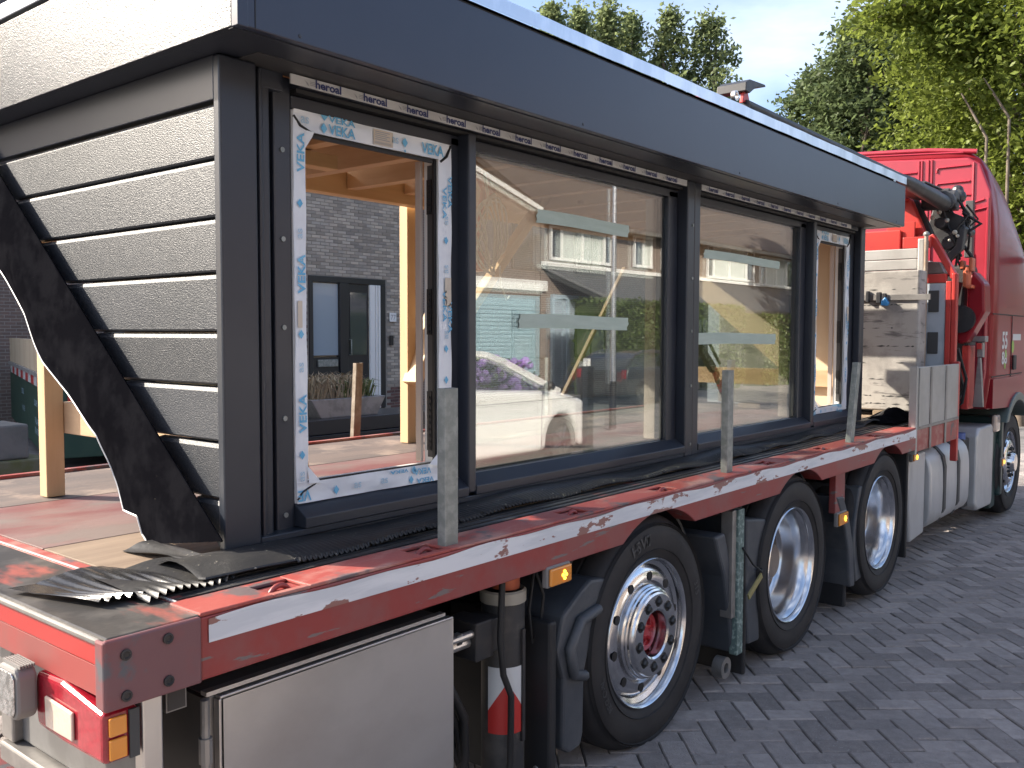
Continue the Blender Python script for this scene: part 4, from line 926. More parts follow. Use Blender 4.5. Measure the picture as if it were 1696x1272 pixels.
part('rear_panel', B().box(.095, .12, .045, .66, .545, .80), M('dirty_grey_panel', (.15, .145, .14), .6, c2=(.11, .105, .10), sc=5), bevel=.006)
part('rear_bar', B().box(.06, .12, .042, .70, .49, .54), m_steelg, bevel=.006); part('rear_bar', B().box(.07, .12, .64, .71, .545, .83), m_steelg, bevel=.006)
part('underrun_bar', B().box(.0, .14, .70, 2.4, .30, .44), m_maroon, bevel=.01)
part('square_tube', B().prism([(.15, .76), (.20, .76), (.20, .815), (.15, .815)], 'y', .035, .3).box(.153, .197, .034, .0349, .763, .812), m_steelg)
part('tube_bore', B().box(.154, .196, .0325, .0338, .764, .811), m_chas)
# stainless tool box
part('tool_box', B().box(.285, 1.10, .08, .62, .22, .745), m_steelg, bevel=.004)
td = part('box_door', B().grid(lambda u, v: (.305+.795*u, .052+.004*math.sin(u*3.1)*math.sin(v*3.1)+.006*max(0, (u-.35-.5*(1-v)))*1.0, .205+.535*v), 30, 20), m_inox, None, smooth=50)
part('door_edge', B().box(.300, 1.104, .0555, .078, .740, .747).box(.296, .304, .0555, .078, .2, .74).box(1.10, 1.106, .056, .078, .2, .74), m_inox, td, bevel=.002)
part('hinge_rod', B().cyl((.262, .06, .2), (.262, .06, .75), .011, n=10).cyl((.262, .06, .60), (.262, .06, .66), .016, n=10), m_steelg)
part('box_side', B().box(.27, .284, .085, .62, .2, .745), m_chas)
part('box_gutter', B().box(.27, 1.08, .066, .09, .752, .762), m_inox)
# outrigger leg
og = part('outrigger', B().cyl((1.44, .14, .735), (1.44, .14, .05), .0735, n=28), m_leg, smooth=40)
part('leg_collar', B().lathe([(.072, 0), (.079, .004), (.079, .04), (.072, .046)], (1.44, .14, .705), 1, 28, axis='z'), M('beige_collar', (.36, .33, .27), .5), og, smooth=40)
part('cylinder_top', B().cyl((1.455, .14, .748), (1.455, .14, .90), .048, n=24), m_orp, og, smooth=40)
def leg_band(z0f, z1f, m, n):
    bb = B(); bb.grid(lambda u, v: (1.44+.0765*math.cos(math.pi*(1+u)), .14+.0765*math.sin(math.pi*(1+u)), z0f(u)+(z1f(u)-z0f(u))*v), 32, 6); return part(n, bb, m, og, smooth=60)
zz_ = lambda u: .455-.10*(1-abs(2*((u*2.0) % 1)-1)) if True else 0
zig = lambda u: .34+.11*abs(((u*1.6+.55) % 1)*2-1)
leg_band(lambda u: .275, zig, m_redp, 'red_band'); leg_band(zig, lambda u: .50, m_whp, 'white_band')
part('leg_guide', B().box(1.445, 1.46, .058, .068, .24, .62), m_chas, og)
part('leg_bracket', B().box(1.225, 1.31, .07, .20, .565, .69).box(1.31, 1.365, .085, .19, .57, .68), m_chas, og, bevel=.005)
part('clamp_bolt', B().cyl((1.08, .09, .655), (1.23, .09, .655), .012, n=10).cyl((1.09, .11, .625), (1.23, .11, .625), .018, n=10).lathe([(.02, 0), (.02, .02), (0, .02)], (1.16, .08, .655), 1, 6), m_inox, og)
b = B()
for k in range(3):
    b.tube([(1.10, .20, .50-.05*k), (1.20, .16+.02*k, .47-.05*k), (1.255, .15+.03*k, .36-.04*k), (1.26, .15, .22-.03*k), (1.20, .17, .08), (1.1, .2, .0)], .016, 8)
b.tube([(1.34, .06, .80), (1.325, .055, .62), (1.335, .05, .50), (1.375, .05, .42), (1.372, .05, .2), (1.35, .06, .05)], .011, 8)
b.tube([(1.56, .10, .80), (1.60, .09, .70), (1.585, .09, .60), (1.55, .1, .54), (1.53, .1, .66), (1.56, .1, .80)], .006, 6)
objs('hydraulic_hose', b, m_black, T, smooth=60)
part('lifting_eye', B().lathe([(.045+.016*math.cos(t), .016*math.sin(t)) for t in (2*math.pi*k/10 for k in range(10))], (1.60, .09, .06), 1, 20, True), m_steelg, None, smooth=60)
# fuel tank, side fairing, battery box, step
part('tank_fairing', B().prism([(5.98, .735), (6.36, .745), (6.36, .12), (6.02, .10), (5.94, .50)], 'y', .12, .60), m_tank, bevel=.02, seg=3)
tk = part('fuel_tank', B().prism([(.085, .25), (.082, .42), (.086, .56), (.094, .62), (.11, .67), (.14, .71), (.18, .738), (.23, .75), (.65, .75), (.65, .12), (.23, .12), (.17, .13), (.12, .16), (.095, .20)], 'x', 6.40, 7.55), m_tank, bevel=.02, seg=3, smooth=40)
for x in (6.72, 7.14): part('tank_strap', B().prism([(.076, .25), (.076, .58), (.092, .665), (.146, .728), (.22, .758), (.5, .758), (.5, .752), (.22, .751), (.15, .721), (.10, .66), (.085, .58), (.085, .25), (.13, .148), (.126, .14)], 'x', x, x+.07), m_dgrey, tk, bevel=.003)
part('tank_gap', B().box(7.56, 7.76, .14, .6, .12, .72), m_chas, bevel=.01)
part('filler_cap', B().cyl((7.62, .2, .70), (7.62, .2, .77), .06, n=16), M('blue_cap', (.05, .10, .30), .4), None, smooth=40)
part('battery_box', B().prism([(7.80, .12), (7.85, .07), (8.36, .05), (8.40, .10), (8.40, .76), (8.34, .80), (7.86, .80), (7.80, .74)], 'y', .08, .7), m_tank, bevel=.025, seg=3)
objs('cab_step', B().box(8.42, 8.62, .10, .6, -.0, .86).box(8.625, 8.72, .06, .3, .1, .9), M('dark_green_fairing', (.02, .045, .042), .35), T, .02)
part('step_lamp', B().box(8.36, 8.52, .05, .098, .72, .88), m_clear, bevel=.02)
marker(8.66, .42, .055, .10, .07)
# headboard and aluminium drop side
ds = part('drop_side', B().box(5.70, 6.80, .012, .045, .955, 1.385), m_alum, bevel=.004)
part('drop_side_foot', B().box(5.70, 6.80, .014, .05, .80, .950), m_redtop, bevel=.004)
for x in (6.02, 6.42): part('groove_strip', B().box(x, x+.045, .006, .0115, .80, 1.38), m_steelg, ds, bevel=.002)
part('stanchion', B().box(5.655, 5.695, .0, .05, .79, 1.39).box(5.74, 5.77, .004, .0115, .96, 1.38), m_alum, ds, bevel=.004)
part('hinge_rail', B().box(5.70, 6.80, .004, .0115, .955, .975), m_steelg, ds)
part('red_upright', B().box(6.83, 6.88, .02, .07, .62, 1.40), m_crred, bevel=.006)
b = B().box(6.85, 6.90, .40, .47, 1.0, 2.298).box(6.85, 6.90, .26, .47, 2.30, 2.39)
b.box(6.87, 6.93, .10, .14, .98, 2.03).box(6.88, 6.92, .14, .46, 2.02, 2.09).box(6.87, 6.93, .06, .098, .98, 2.09)
b.bar((6.93, .275, 2.40), (6.93, .09, 2.06), .05, .075, (1, 0, 0))
fr_ = objs('headboard_frame', b, m_crred, T, .006)[0]
hb = part('headboard_panel', B().box(6.885, 6.90, .145, 2.2, .98, 2.015), M('pale_panel', (.42, .46, .50), .4, c2=(.36, .40, .44), sc=5), fr_)
for z in (1.88, 1.55): part('panel_window', B().box(6.872, 6.884, .19, .27, z-.09, z+.08), m_dgrey, fr_, bevel=.004)
for k in range(2): part('top_board', B().box(6.82, 6.845, .345, 2.3, 2.13+k*.085, 2.212+k*.085), m_alum, fr_, bevel=.006)
part('top_stanchion', B().box(6.795, 6.85, .285, .34, 1.0, 2.37), m_alum, fr_, bevel=.012)
part('red_filler', B().box(6.925, 6.945, .40, .62, 2.28, 2.52), m_crred, fr_, bevel=.004)
part('red_plate', B().box(6.90, 6.92, .50, 2.2, 2.1, 2.46), m_crred, fr_, bevel=.01)
# crane: column, arms and the folded boom lying over the dormer
cr_ = part('crane', B().box(7.52, 7.84, .125, 1.9, 1.05, 2.2), m_chas, bevel=.03)
part('red_housing', B().prism([(-.02, 2.03), (.07, 2.14), (.11, 2.06), (.11, 1.80), (.20, 1.62), (.17, 1.53), (.10, 1.55), (-.03, 1.80)], 'x', 7.40, 7.62), m_cab, cr_, bevel=.02)
part('crane_base', B().box(7.2, 7.85, .45, 2.2, .82, 1.32), m_chas, cr_, bevel=.02)
part('red_arm', B().prism([(.52, 2.74), (.45, 2.71), (.34, 2.44), (.40, 2.40), (.52, 2.46)], 'x', 6.98, 7.06), m_crred, cr_, bevel=.012)
b = B().prism([(.47, 2.72), (.42, 2.71), (.285, 2.40), (.36, 2.40)], 'x', 7.065, 7.12)
b.prism([(.35, 2.66), (.22, 2.62), (.12, 2.57), (.09, 2.46), (.15, 2.33), (.20, 2.24), (.30, 2.29), (.40, 2.48)], 'x', 7.25, 7.42)
b.cyl((7.18, .21, 2.36), (7.5, .21, 2.36), .055, n=14).cyl((7.18, .12, 2.46), (7.5, .12, 2.46), .04, n=14).cyl((7.15, .27, 2.52), (7.5, .27, 2.52), .045, n=14)
b.prism([(.22, 2.45), (.165, 2.45), (.19, 2.30)], 'x', 7.20, 7.245).prism([(.13, 2.47), (.08, 2.47), (.10, 2.30), (.19, 2.21), (.24, 2.24), (.15, 2.33)], 'x', 7.16, 7.24)
b.lathe([(.03+.012*math.cos(t), .012*math.sin(t)) for t in (2*math.pi*k/8 for k in range(8))], (7.2, .25, 2.29), 1, 16, True, 'x')
objs('linkage', b, m_crblk, cr_, .008)
part('side_plate', B().box(7.80, 7.86, .17, .235, 2.28, 2.77), m_dgrey, cr_, bevel=.006)
bm_ = part('boom', B().box(3.45, 7.05, .28, .44, 2.70, 2.745), m_crblk, cr_, bevel=.02)
part('boom_tube', B().tube([(3.45, .235, 2.757), (5.85, .228, 2.724), (6.15, .212, 2.70), (7.02, .20, 2.655)], [.022, .026, .050, .060], 18), m_crblk, cr_, smooth=40)
part('boom_tube', B().tube([(3.6, .27, 2.788), (7.0, .25, 2.745)], .012, 10).tube([(3.7, .30, 2.79), (7.0, .29, 2.75)], .010, 8), m_inox, cr_, smooth=40)
part('boom_rail', B().box(6.0, 7.0, .225, .27, 2.735, 2.758).box(6.55, 7.02, .22, .30, 2.762, 2.778), m_crblk, cr_, bevel=.006)
part('boom_joint', B().cyl((6.98, .20, 2.68), (7.03, .20, 2.675), .078, n=20).box(7.1, 7.42, .19, .34, 2.64, 2.79).cyl((7.14, .14, 2.70), (7.14, .4, 2.70), .075, n=18).ball((7.3, .17, 2.74), .06).ball((7.38, .20, 2.80), .05), m_crblk, cr_, bevel=.01)
part('red_beam', B().box(3.10, 7.1, .46, .62, 2.70, 2.76).tube([(3.05, .30, 2.70), (3.1, .30, 2.735), (3.3, .30, 2.755), (3.7, .33, 2.745)], .024, 10), m_crred, cr_, bevel=.012)
part('boom_tip', B().prism([(3.41, 2.815), (3.46, 2.812), (3.52, 2.848), (3.645, 2.880), (3.635, 2.890), (3.46, 2.880), (3.415, 2.858)], 'y', .22, .38), m_crblk, cr_, bevel=.004)
part('tip_bracket', B().prism([(3.42, 2.76), (3.50, 2.78), (3.475, 2.83), (3.435, 2.83)], 'y', .24, .26), m_crred, cr_, bevel=.004)
part('tip_ring', B().lathe([(.026, 0), (.026, .02), (.016, .02), (.016, 0)], (3.33, .23, 2.775), 1, 16, True), m_inox, cr_, smooth=40)
b = B(); g = random.Random(8)
for k in range(9):
    y0, z0 = g.uniform(.12, .34), g.uniform(2.55, 2.75); y1, z1 = g.uniform(.10, .26), g.uniform(2.0, 2.35); x = g.uniform(7.1, 7.5)
    b.tube([(x, y0, z0), (x+.05, y0-.08+g.uniform(-.06, .06), (z0*2+z1)/3), (x, y1+g.uniform(-.06, .06), (z0+2*z1)/3), (x+.1, y1, z1)], g.uniform(.008, .016), 7)
for k in range(5): b.tube([(7.3+.05*k, .18, 2.05), (7.32+.04*k, .16+.02*k, 1.75), (7.38, .2, 1.5), (7.45+.03*k, .12+.03*k, 1.15), (7.4, .25, .9)], .014, 7)
b.tube([(7.2, .12, 1.5), (7.25, .06, 1.25), (7.3, .1, 1.05), (7.3, .16, .98), (7.25, .2, 1.2)], .012, 7)
objs('crane_hose', b, m_black, cr_, smooth=60)
b = B()
for (y, z, r) in ((.30, 2.74, .022), (.22, 2.70, .02), (.26, 2.60, .018), (.31, 2.56, .02), (.14, 2.43, .02), (.12, 2.40, .015), (.20, 2.53, .018), (.18, 2.37, .012)): b.ball((7.09, y, z), r, 8, 6)
objs('fitting', b, M('pale_fitting', (.38, .36, .30), .5), cr_)
part('valve', B().box(7.30, 7.40, .05, .08, 2.13, 2.24).cyl((7.35, .10, 2.17), (7.35, .10, 2.0), .032, n=12).box(7.31, 7.40, .12, .15, 2.15, 2.22).box(7.3, 7.42, .05, .10, 1.99, 2.02), m_orp, cr_, bevel=.008)
part('swivel_drum', B().cyl((7.36, .15, 1.74), (7.41, .15, 1.74), .115, n=28), m_chas, cr_, smooth=40)
part('red_pedestal', B().box(7.5, 7.7, .10, .16, .98, 1.52), m_crred, cr_, bevel=.01)
part('white_jug', B().box(7.15, 7.25, .33, .43, 2.08, 2.22), m_whp, cr_, bevel=.02, seg=3)
part('grey_cover', B().prism([(.36, 2.21), (.25, 2.20), (.21, 2.11), (.38, 2.10)], 'x', 7.1, 7.2).prism([(.52, 2.36), (.46, 2.36), (.42, 2.12), (.50, 2.12)], 'x', 7.1, 7.14), m_steelg, cr_, bevel=.006)
b = B().box(7.55, 7.65, -.01, .10, 1.55, 1.60).box(7.57, 7.63, .01, .06, 1.42, 1.55).prism([(.03, 1.42), (.055, 1.42), (.085, 1.0), (.0, 1.0)], 'x', 7.58, 7.62)
part('air_intake', b, m_steelg, cr_, bevel=.006)
part('small_red_valve', B().box(7.54, 7.57, .02, .055, 1.49, 1.54), m_redp, cr_)
# cab
def cab_section(x):
    k = max(.30, (3.25-.30*max(0, x-8.0)**1.87-2.0)/1.25); y0 = .035
    pts = [(y0+.03, .95), (y0, 1.2), (y0, 2.0), (y0+.005, 2.3), (y0+.02, 2.65), (y0+.05, 2.90), (y0+.085, 3.05), (y0+.14, 3.16), (y0+.22, 3.225), (y0+.36, 3.27), (1.275, 3.35)]
    pts = [(y, z if z <= 2.0 else 2.0+(z-2.0)*k) for y, z in pts]
    return pts+[(2.55-y, z) for y, z in pts[-2::-1]]
b = B(); XS = [8.0, 8.015, 8.04, 8.25, 8.5, 8.75, 9.0, 9.25, 9.5, 9.75, 10.0, 10.15]
secs = []
for i, x in enumerate(XS):
    sc = (.975, .992)[i] if i < 2 else 1
    secs.append([(x, 1.275+(y-1.275)*sc, 2.1+(z-2.1)*sc) for y, z in cab_section(x)])
n = len(secs[0])
b.add([p for s_q in secs for p in s_q], [(i*n+k, (i+1)*n+k, (i+1)*n+(k+1) % n, i*n+(k+1) % n) for i in range(len(XS)-1) for k in range(n)]+[tuple(range(n)), tuple(range((len(XS)-1)*n, len(XS)*n))])
cb = part('cab', b, m_cab, smooth=35)
b = B().prism([(y, z) for y, z in [(.10, .98), (.07, 1.3), (.07, 2.85), (.16, 3.10), (.26, 3.17), (1.275, 3.25), (2.3, 3.17), (2.4, 3.1), (2.48, 2.85), (2.48, 1.3), (2.45, .98)]], 'x', 7.962, 7.998)
part('cab_back', b, m_cabback, cb, bevel=.02, seg=3)
b = B()
def ridge(pts): b.tube([(7.958, y, z) for y, z in pts], .011, 6)
for z in (3.10, 2.96): ridge([(.24, z), (.50, z), (.515, z-.012), (.515, z-.04)])
ridge([(.22, 2.84), (.33, 2.85), (.345, 2.83), (.345, 2.77)]); ridge([(.22, 2.74), (.33, 2.74)])
ridge([(.12, 2.79), (.20, 2.77)]); ridge([(.09, 2.72), (.2, 2.70)])
for z in (3.08, 2.94): ridge([(.68, z), (1.10, z)])
for y in (.56, .59, .645, .67): ridge([(y, 3.18), (y, 2.0)])
for y in (.215,): ridge([(y, 3.12), (y, 2.0)])
ridge([(.30, 3.215), (1.2, 3.28)]); ridge([(.09, 2.80), (.09, 1.3)]); ridge([(.24, 2.36), (.2, 2.32), (.19, 2.05)])
objs('pressed_rib', b, m_cabback, cb, smooth=60)
b = B().box(7.99, 9.3, .029, .0335, 1.79, 1.80).box(8.78, 8.79, .029, .0335, 1.22, 1.79).box(8.0, 9.3, .029, .0335, 1.235, 1.245)
part('panel_gap', b, m_black, cb)
b = B(); ebf = B()
ebf.text('55', (8.50, .0325, 1.56), (1, 0, 0), (0, 0, 1), .16, .22, .03); ebf.text('88', (8.50, .0325, 1.40), (1, 0, 0), (0, 0, 1), .12, .22, .03); ebf.box(8.84, 9.2, .031, .0335, 1.56, 1.62)
part('white_emblem', ebf, m_whp, cb, recalc=False)
ebf = B().ball((8.56, .034, 1.43), .045, 10, 6, (1, .06, 1)).ball((8.54, .034, 1.33), .035, 10, 6, (1, .06, 1)).ball((8.86, .034, 1.50), .06, 10, 6, (1, .06, 1)); part('green_emblem', ebf, M('emblem_green', (.30, .45, .08), .5), cb)
part('door_handle', B().box(8.84, 8.96, .015, .033, 1.28, 1.42), m_chas, cb, bevel=.01)
part('cab_lower', B().prism([(8.02, .96), (8.02, 1.22), (9.3, 1.22), (9.3, .96)]+arch(9.06, .40, .60, .93)[::-1], 'y', .02, .4), m_cab, cb, bevel=.015)
part('wheel_arch', B().prism(arch(9.06, .40, .66, .80)+arch(9.06, .40, .585, .80)[::-1], 'y', .0, .45), M('greenish_arch', (.10, .13, .12), .35), cb, bevel=.01)
part('mirror_arm', B().box(9.55, 9.75, -.28, .03, 2.35, 2.42).box(9.6, 9.72, -.42, -.2, 1.9, 2.5), m_chas, cb, bevel=.03)
part('roof_lip', B().tube([(8.0, .20, 3.22), (8.0, .6, 3.275), (8.0, 1.275, 3.32), (8.0, 2.3, 3.23)], .022, 8), m_cabback, cb, smooth=60)

# ------------------------------------------------------------------ loose things on and beside the deck
gp = 'galvanised stakes along the deck edges'
m_rusty = M('rusty_post', (.20, .16, .12), .6, .3, c2=(.29, .25, .20), sc=14)
def stake(x, y, zt, lean, label, mat=m_galv):
    t = thing('steel_stake', (x, y, .93), label, 'stake', gp)
    b = B(); tx = lean
    hx, hy = .028, .017
    b.add([(x-hx, y-hy, .93), (x+hx, y-hy, .93), (x+hx, y+hy, .93), (x-hx, y+hy, .93), (x-hx+tx, y-hy, zt), (x+hx+tx, y-hy, zt), (x+hx+tx, y+hy, zt), (x-hx+tx, y+hy, zt)], [(3,2,1,0),(0,1,5,4),(1,2,6,5),(2,3,7,6),(3,0,4,7)])
    b.add([(x+sx*(hx-d)+tx, y+sy*(hy-d), z) for d, z in ((.0, zt), (.003, zt+.0015), (.005, zt-.02)) for sx, sy in ((-1,-1),(1,-1),(1,1),(-1,1))], [(i*4+k, i*4+(k+1) % 4, (i+1)*4+(k+1) % 4, (i+1)*4+k) for i in range(2) for k in range(4)]+[(8, 9, 10, 11)])
    obj('tube', b, mat, t, .003)
    return t
stake(1.070, .046, 1.442, 0, 'galvanised square stake nearest the tail, before the first window mullion')
stake(2.945, .066, 1.442, .0, 'galvanised square stake standing in front of the centre window post')
stake(4.50, .05, 1.442, .10, 'leaning galvanised stake in front of the smallest open window')
stake(2.93, 2.60, 1.42, .03, 'rusty brown stake on the far deck edge seen through the open frame', m_rusty)
stake(4.95, 2.60, 1.42, 0, 'grey stake on the far deck edge behind the second pane')
sl_ = thing('weathered_slab', (6.55, 1.0, BZ), 'tall weathered grey slab standing on wooden blocks behind the dormer', 'slab')
g = random.Random(4)
obj('slab', B().box(6.50, 6.70, .236, 1.9, 1.018, 2.105), m_slab, sl_, .012)
b = B()
for z in (1.96, 1.84, 1.66, 1.52, 1.39, 1.26, 1.13, 1.07):
    y = .26
    while y < .75:
        w = g.uniform(.02, .08)
        if g.random() < .62: b.prism([(y, z), (y+w*.4, z+g.uniform(.002, .008)), (y+w, z+g.uniform(-.004, .004)), (y+w*.5, z-g.uniform(.003, .008))], 'x', 6.4985, 6.502)
        y += w
obj('broken_pit', b, m_dgrey, sl_)
for y in (.36, .90, 1.5): obj('wood_block', B().box(6.49, 6.72, y, y+.20, BZ+.004, 1.015), M('old_wood_block', (.28, .21, .14), .8, c2=(.2, .15, .1), sc=8), sl_, .004)
cl = thing('bar_clamp', (6.48, .45, 1.9), 'dark bar clamp with a blue grip across the top of the weathered slab', 'clamp')
obj('bar', B().bar((6.485, .72, 1.90), (6.485, .15, 1.895), .012, .045, (0, 0, 1)), m_steelg, cl, .002)
obj('jaw', B().box(6.46, 6.498, .51, .545, 1.85, 1.94).box(6.46, 6.498, .60, .625, 1.86, 1.95).box(6.46, 6.49, .47, .50, 1.87, 1.93), m_crblk, cl, .005)
obj('grip', B().prism([(.47, 1.90), (.44, 1.85), (.455, 1.83), (.50, 1.835), (.50, 1.87)], 'x', 6.44, 6.475), M('blue_grip', (.06, .28, .62), .4), cl, .006)
po = thing('steel_pole', (6.75, .262, BZ), 'rusty brown steel pole with a rounded top beside the slab', 'pole')
obj('shaft', B().cyl((6.75, .262, BZ), (6.75, .262, 2.38), .016, n=14), M('brown_steel', (.24, .17, .12), .5, .3, c2=(.32, .27, .22), sc=6), po, smooth=40)
obj('knob', B().ball((6.75, .262, 2.395), .024), m_galv, po, smooth=60)
b = B(); b.grid(lambda u, v: (5.75+.95*u, .16+.30*v+.05*u, BZ+.012+.055*math.sin(u*3.0)*math.sin(v*3.14)*(1+.4*math.sin(u*14))+.006*math.sin(v*12+u*5)), 40, 16)
tag(obj('rubber_mat', b, m_epdm, None, smooth=70), 'crumpled black rubber mat end on the deck below the slab', 'mat')

# ------------------------------------------------------------------ the sunlit side of the street, mirrored in the panes
def house_side(name, label, x0, x1, y, zt, mat, depth=8):
    t = thing(name, ((x0+x1)/2, y, gz((x0+x1)/2)), label, 'house'); return t
def window(t, x0, x1, y, z0, z1, splits, curtain=True):
    """a white framed window facing +y: frame bars, mullions, dark or curtained panes"""
    b = B(); b.box(x0, x1, y-.05, y+.05, z1-.09, z1).box(x0, x1, y-.05, y+.07, z0, z0+.10).box(x0, x0+.09, y-.05, y+.05, z0+.10, z1-.09).box(x1-.09, x1, y-.05, y+.05, z0+.10, z1-.09)
    for q in splits: X = x0+(x1-x0)*q; b.box(X-.06, X+.06, y-.05, y+.05, z0+.10, z1-.09)
    w = obj('window', b, m_winw, t); e = [0]+list(splits)+[1]
    for i, (a, c) in enumerate(zip(e, e[1:])):
        box('pane', x0+(x1-x0)*a+.06, x0+(x1-x0)*c-.06, y-.03, y-.01, z0+.1, z1-.09, m_curt if curtain and i % 3 else m_pane, w, 0)
HR = -17.14
tA = house_side('gable_house', 'sunlit brown brick house with a ribbed garage door mirrored in the large pane', 12.5, 24.9, HR, 7, m_brtan)
g0 = gz(20)-.3
obj('wall', B().prism([(12.5, g0), (24.9, g0), (24.9, 5.95), (18.7, 7.6), (12.5, 5.95)], 'y', HR-8, HR), m_brtan, tA)
obj('verge_board', B().bar((25.15, HR+.06, 5.92), (18.7, HR+.06, 7.66), .10, .16, (0, 0, 1)), m_winw, tA); obj('verge_board', B().bar((12.25, HR+.06, 5.92), (18.7, HR+.06, 7.66), .10, .16, (0, 0, 1)), m_winw, tA)
obj('roof', B().prism([(12.0, 5.90), (18.7, 7.70), (25.4, 5.90), (25.4, 6.05), (18.7, 7.88), (12.0, 6.05)], 'y', HR-8.3, HR), m_tile, tA)
gd = box('garage_door', 20.6, 24.83, HR+.005, HR+.05, g0, 2.95, m_rib, tA)
for k in range(22): box('door_rib', 20.65, 24.78, HR+.0505, HR+.075, g0+.35+k*.135, g0+.35+k*.135+.09, m_rib, gd, .004)
box('lintel', 20.5, 25.2, HR+.01, HR+.12, 3.14, 3.5, m_winw, tA)
tB = house_side('row_house', 'sunlit row house with a white window band over a dark lean-to roof', 25, 35.5, HR, 7, m_brtan)
def row(t, x0, x1, wins):
    obj('wall', B().box(x0, x1, HR-8, HR, g0, 5.75), m_brtan, t)
    obj('roof', B().prism([(HR+.45, 5.62), (HR-3.8, 8.6), (HR-8.4, 5.62), (HR-8.4, 5.8), (HR-3.8, 8.85), (HR+.45, 5.82)], 'x', x0, x1), m_tile, t)
    box('gutter', x0, x1, HR+.455, HR+.58, 5.6, 5.74, m_steelg, t)
    for (a, c, z0, z1, sp) in wins: window(t, a, c, HR+.06, z0, z1, sp)
    box('canopy_band', x0, x1, HR+.005, HR+.09, 4.06, 4.2, m_winw, t)
row(tB, 24.95, 35.6, [(25.4, 29.35, 4.28, 5.5, (.17, .5, .87)), (31.0, 32.4, 4.35, 5.6, (.5,)), (33.2, 34.8, 4.35, 5.6, (.5,))])
obj('lean_to_roof', B().add([(25.0, HR+.02, 4.05), (35.6, HR+.02, 4.05), (35.6, HR+1.6, 2.92), (27.2, HR+1.6, 2.92), (25.0, HR+.02, 3.95), (35.6, HR+.02, 3.95), (35.6, HR+1.6, 2.80), (27.2, HR+1.6, 2.80)], [(0, 1, 2, 3), (7, 6, 5, 4), (0, 3, 7, 4), (3, 2, 6, 7), (2, 1, 5, 6)]), m_slate, tB)
b = B(); b.box(25.5, 28.4, HR+.02, HR+.12, 2.9, 3.05)
for x in (25.5, 26.4, 27.1, 28.25): b.box(x, x+.14, HR+.02, HR+.12, g0, 2.9)
obj('entrance_frame', b, m_bluefr, tB); box('entrance_pane', 25.6, 28.3, HR+.03, HR+.06, g0+.3, 2.88, m_frost, tB, 0)
tC = house_side('row_house', 'sunlit row house whose white windows mirror in the second fixed pane', 36, 60, HR, 7, m_brtan)
row(tC, 35.65, 62, [(37.3, 42.25, 4.22, 5.75, (.12, .45, .82)), (42.95, 47.3, 4.1, 5.6, (.15, .45, .75)), (49, 53, 4.2, 5.6, (.3, .7))])
obj('lean_to_roof', B().prism([(HR+.02, 4.05), (HR+1.6, 2.75), (HR+1.6, 2.63), (HR+.02, 3.9)], 'x', 35.65, 62), m_slate, tC)
tD = house_side('row_house', 'sunlit brown row house behind the photographer', -14, 12, HR, 7, m_brtan)  # out of view, added so the wheel rims have a house to reflect
row(tD, -14, 12.3, [(-6, -2, 3.9, 5.3, (.3, .7)), (2, 6, 3.9, 5.3, (.3, .7)), (2, 6, .8, 2.4, (.3, .7))])
def hedge(x0, x1, y0, y1, z1, label, n, seed):
    gg = np.random.default_rng(seed); t = thing('clipped_hedge', ((x0+x1)/2, (y0+y1)/2, gz(x0)), label, 'hedge')
    bb = B().box(x0+.1, x1-.1, y0+.1, y1-.1, gz(x0)-.2, z1-.1); obj('inner_mass', bb, m_lhedge, t)
    P = gg.uniform((x0, y0, gz(x0)), (x1, y1+.05, z1), (n, 3)); k = gg.uniform(0, 1, n); P[k < .62, 1] = y1+gg.normal(0, .05, (k < .62).sum()); P[k > .8, 2] = z1+gg.normal(0, .05, (k > .8).sum())
    leaves_mesh('leaves', P, .14, m_lhedge, t, flat=.1)
hedge(24.4, 35, HR+1.7, HR+3.0, 2.75, 'tall clipped hedge below the lean-to roof mirrored beside the lamp post', 20000, 3)
hedge(37, 52, HR+1.9, HR+3.0, 2.45, 'long clipped hedge mirrored low in the second fixed pane', 16000, 4)
def wheel_small(t, x, z, y, sy):
    w = obj('wheel', B().lathe([(.20, .0), (.235, -.015), (.29, -.01), (.305, .04), (.305, .18), (.29, .2)], (x, y, z), sy, 36), m_tyre, t, smooth=40)
    obj('rim', B().lathe([(.205, .0), (.19, .03), (.08, .02), (0, .015)], (x, y, z), sy, 30), m_dgrey, w)
    for k in range(5): a = 2*math.pi*k/5; obj('spoke', B().bar((x+.03*math.cos(a), y+.008*sy, z+.03*math.sin(a)), (x+.195*math.cos(a), y+.014*sy, z+.195*math.sin(a)), .02, .05, (0, 1, 0)), m_rim, w, .004)
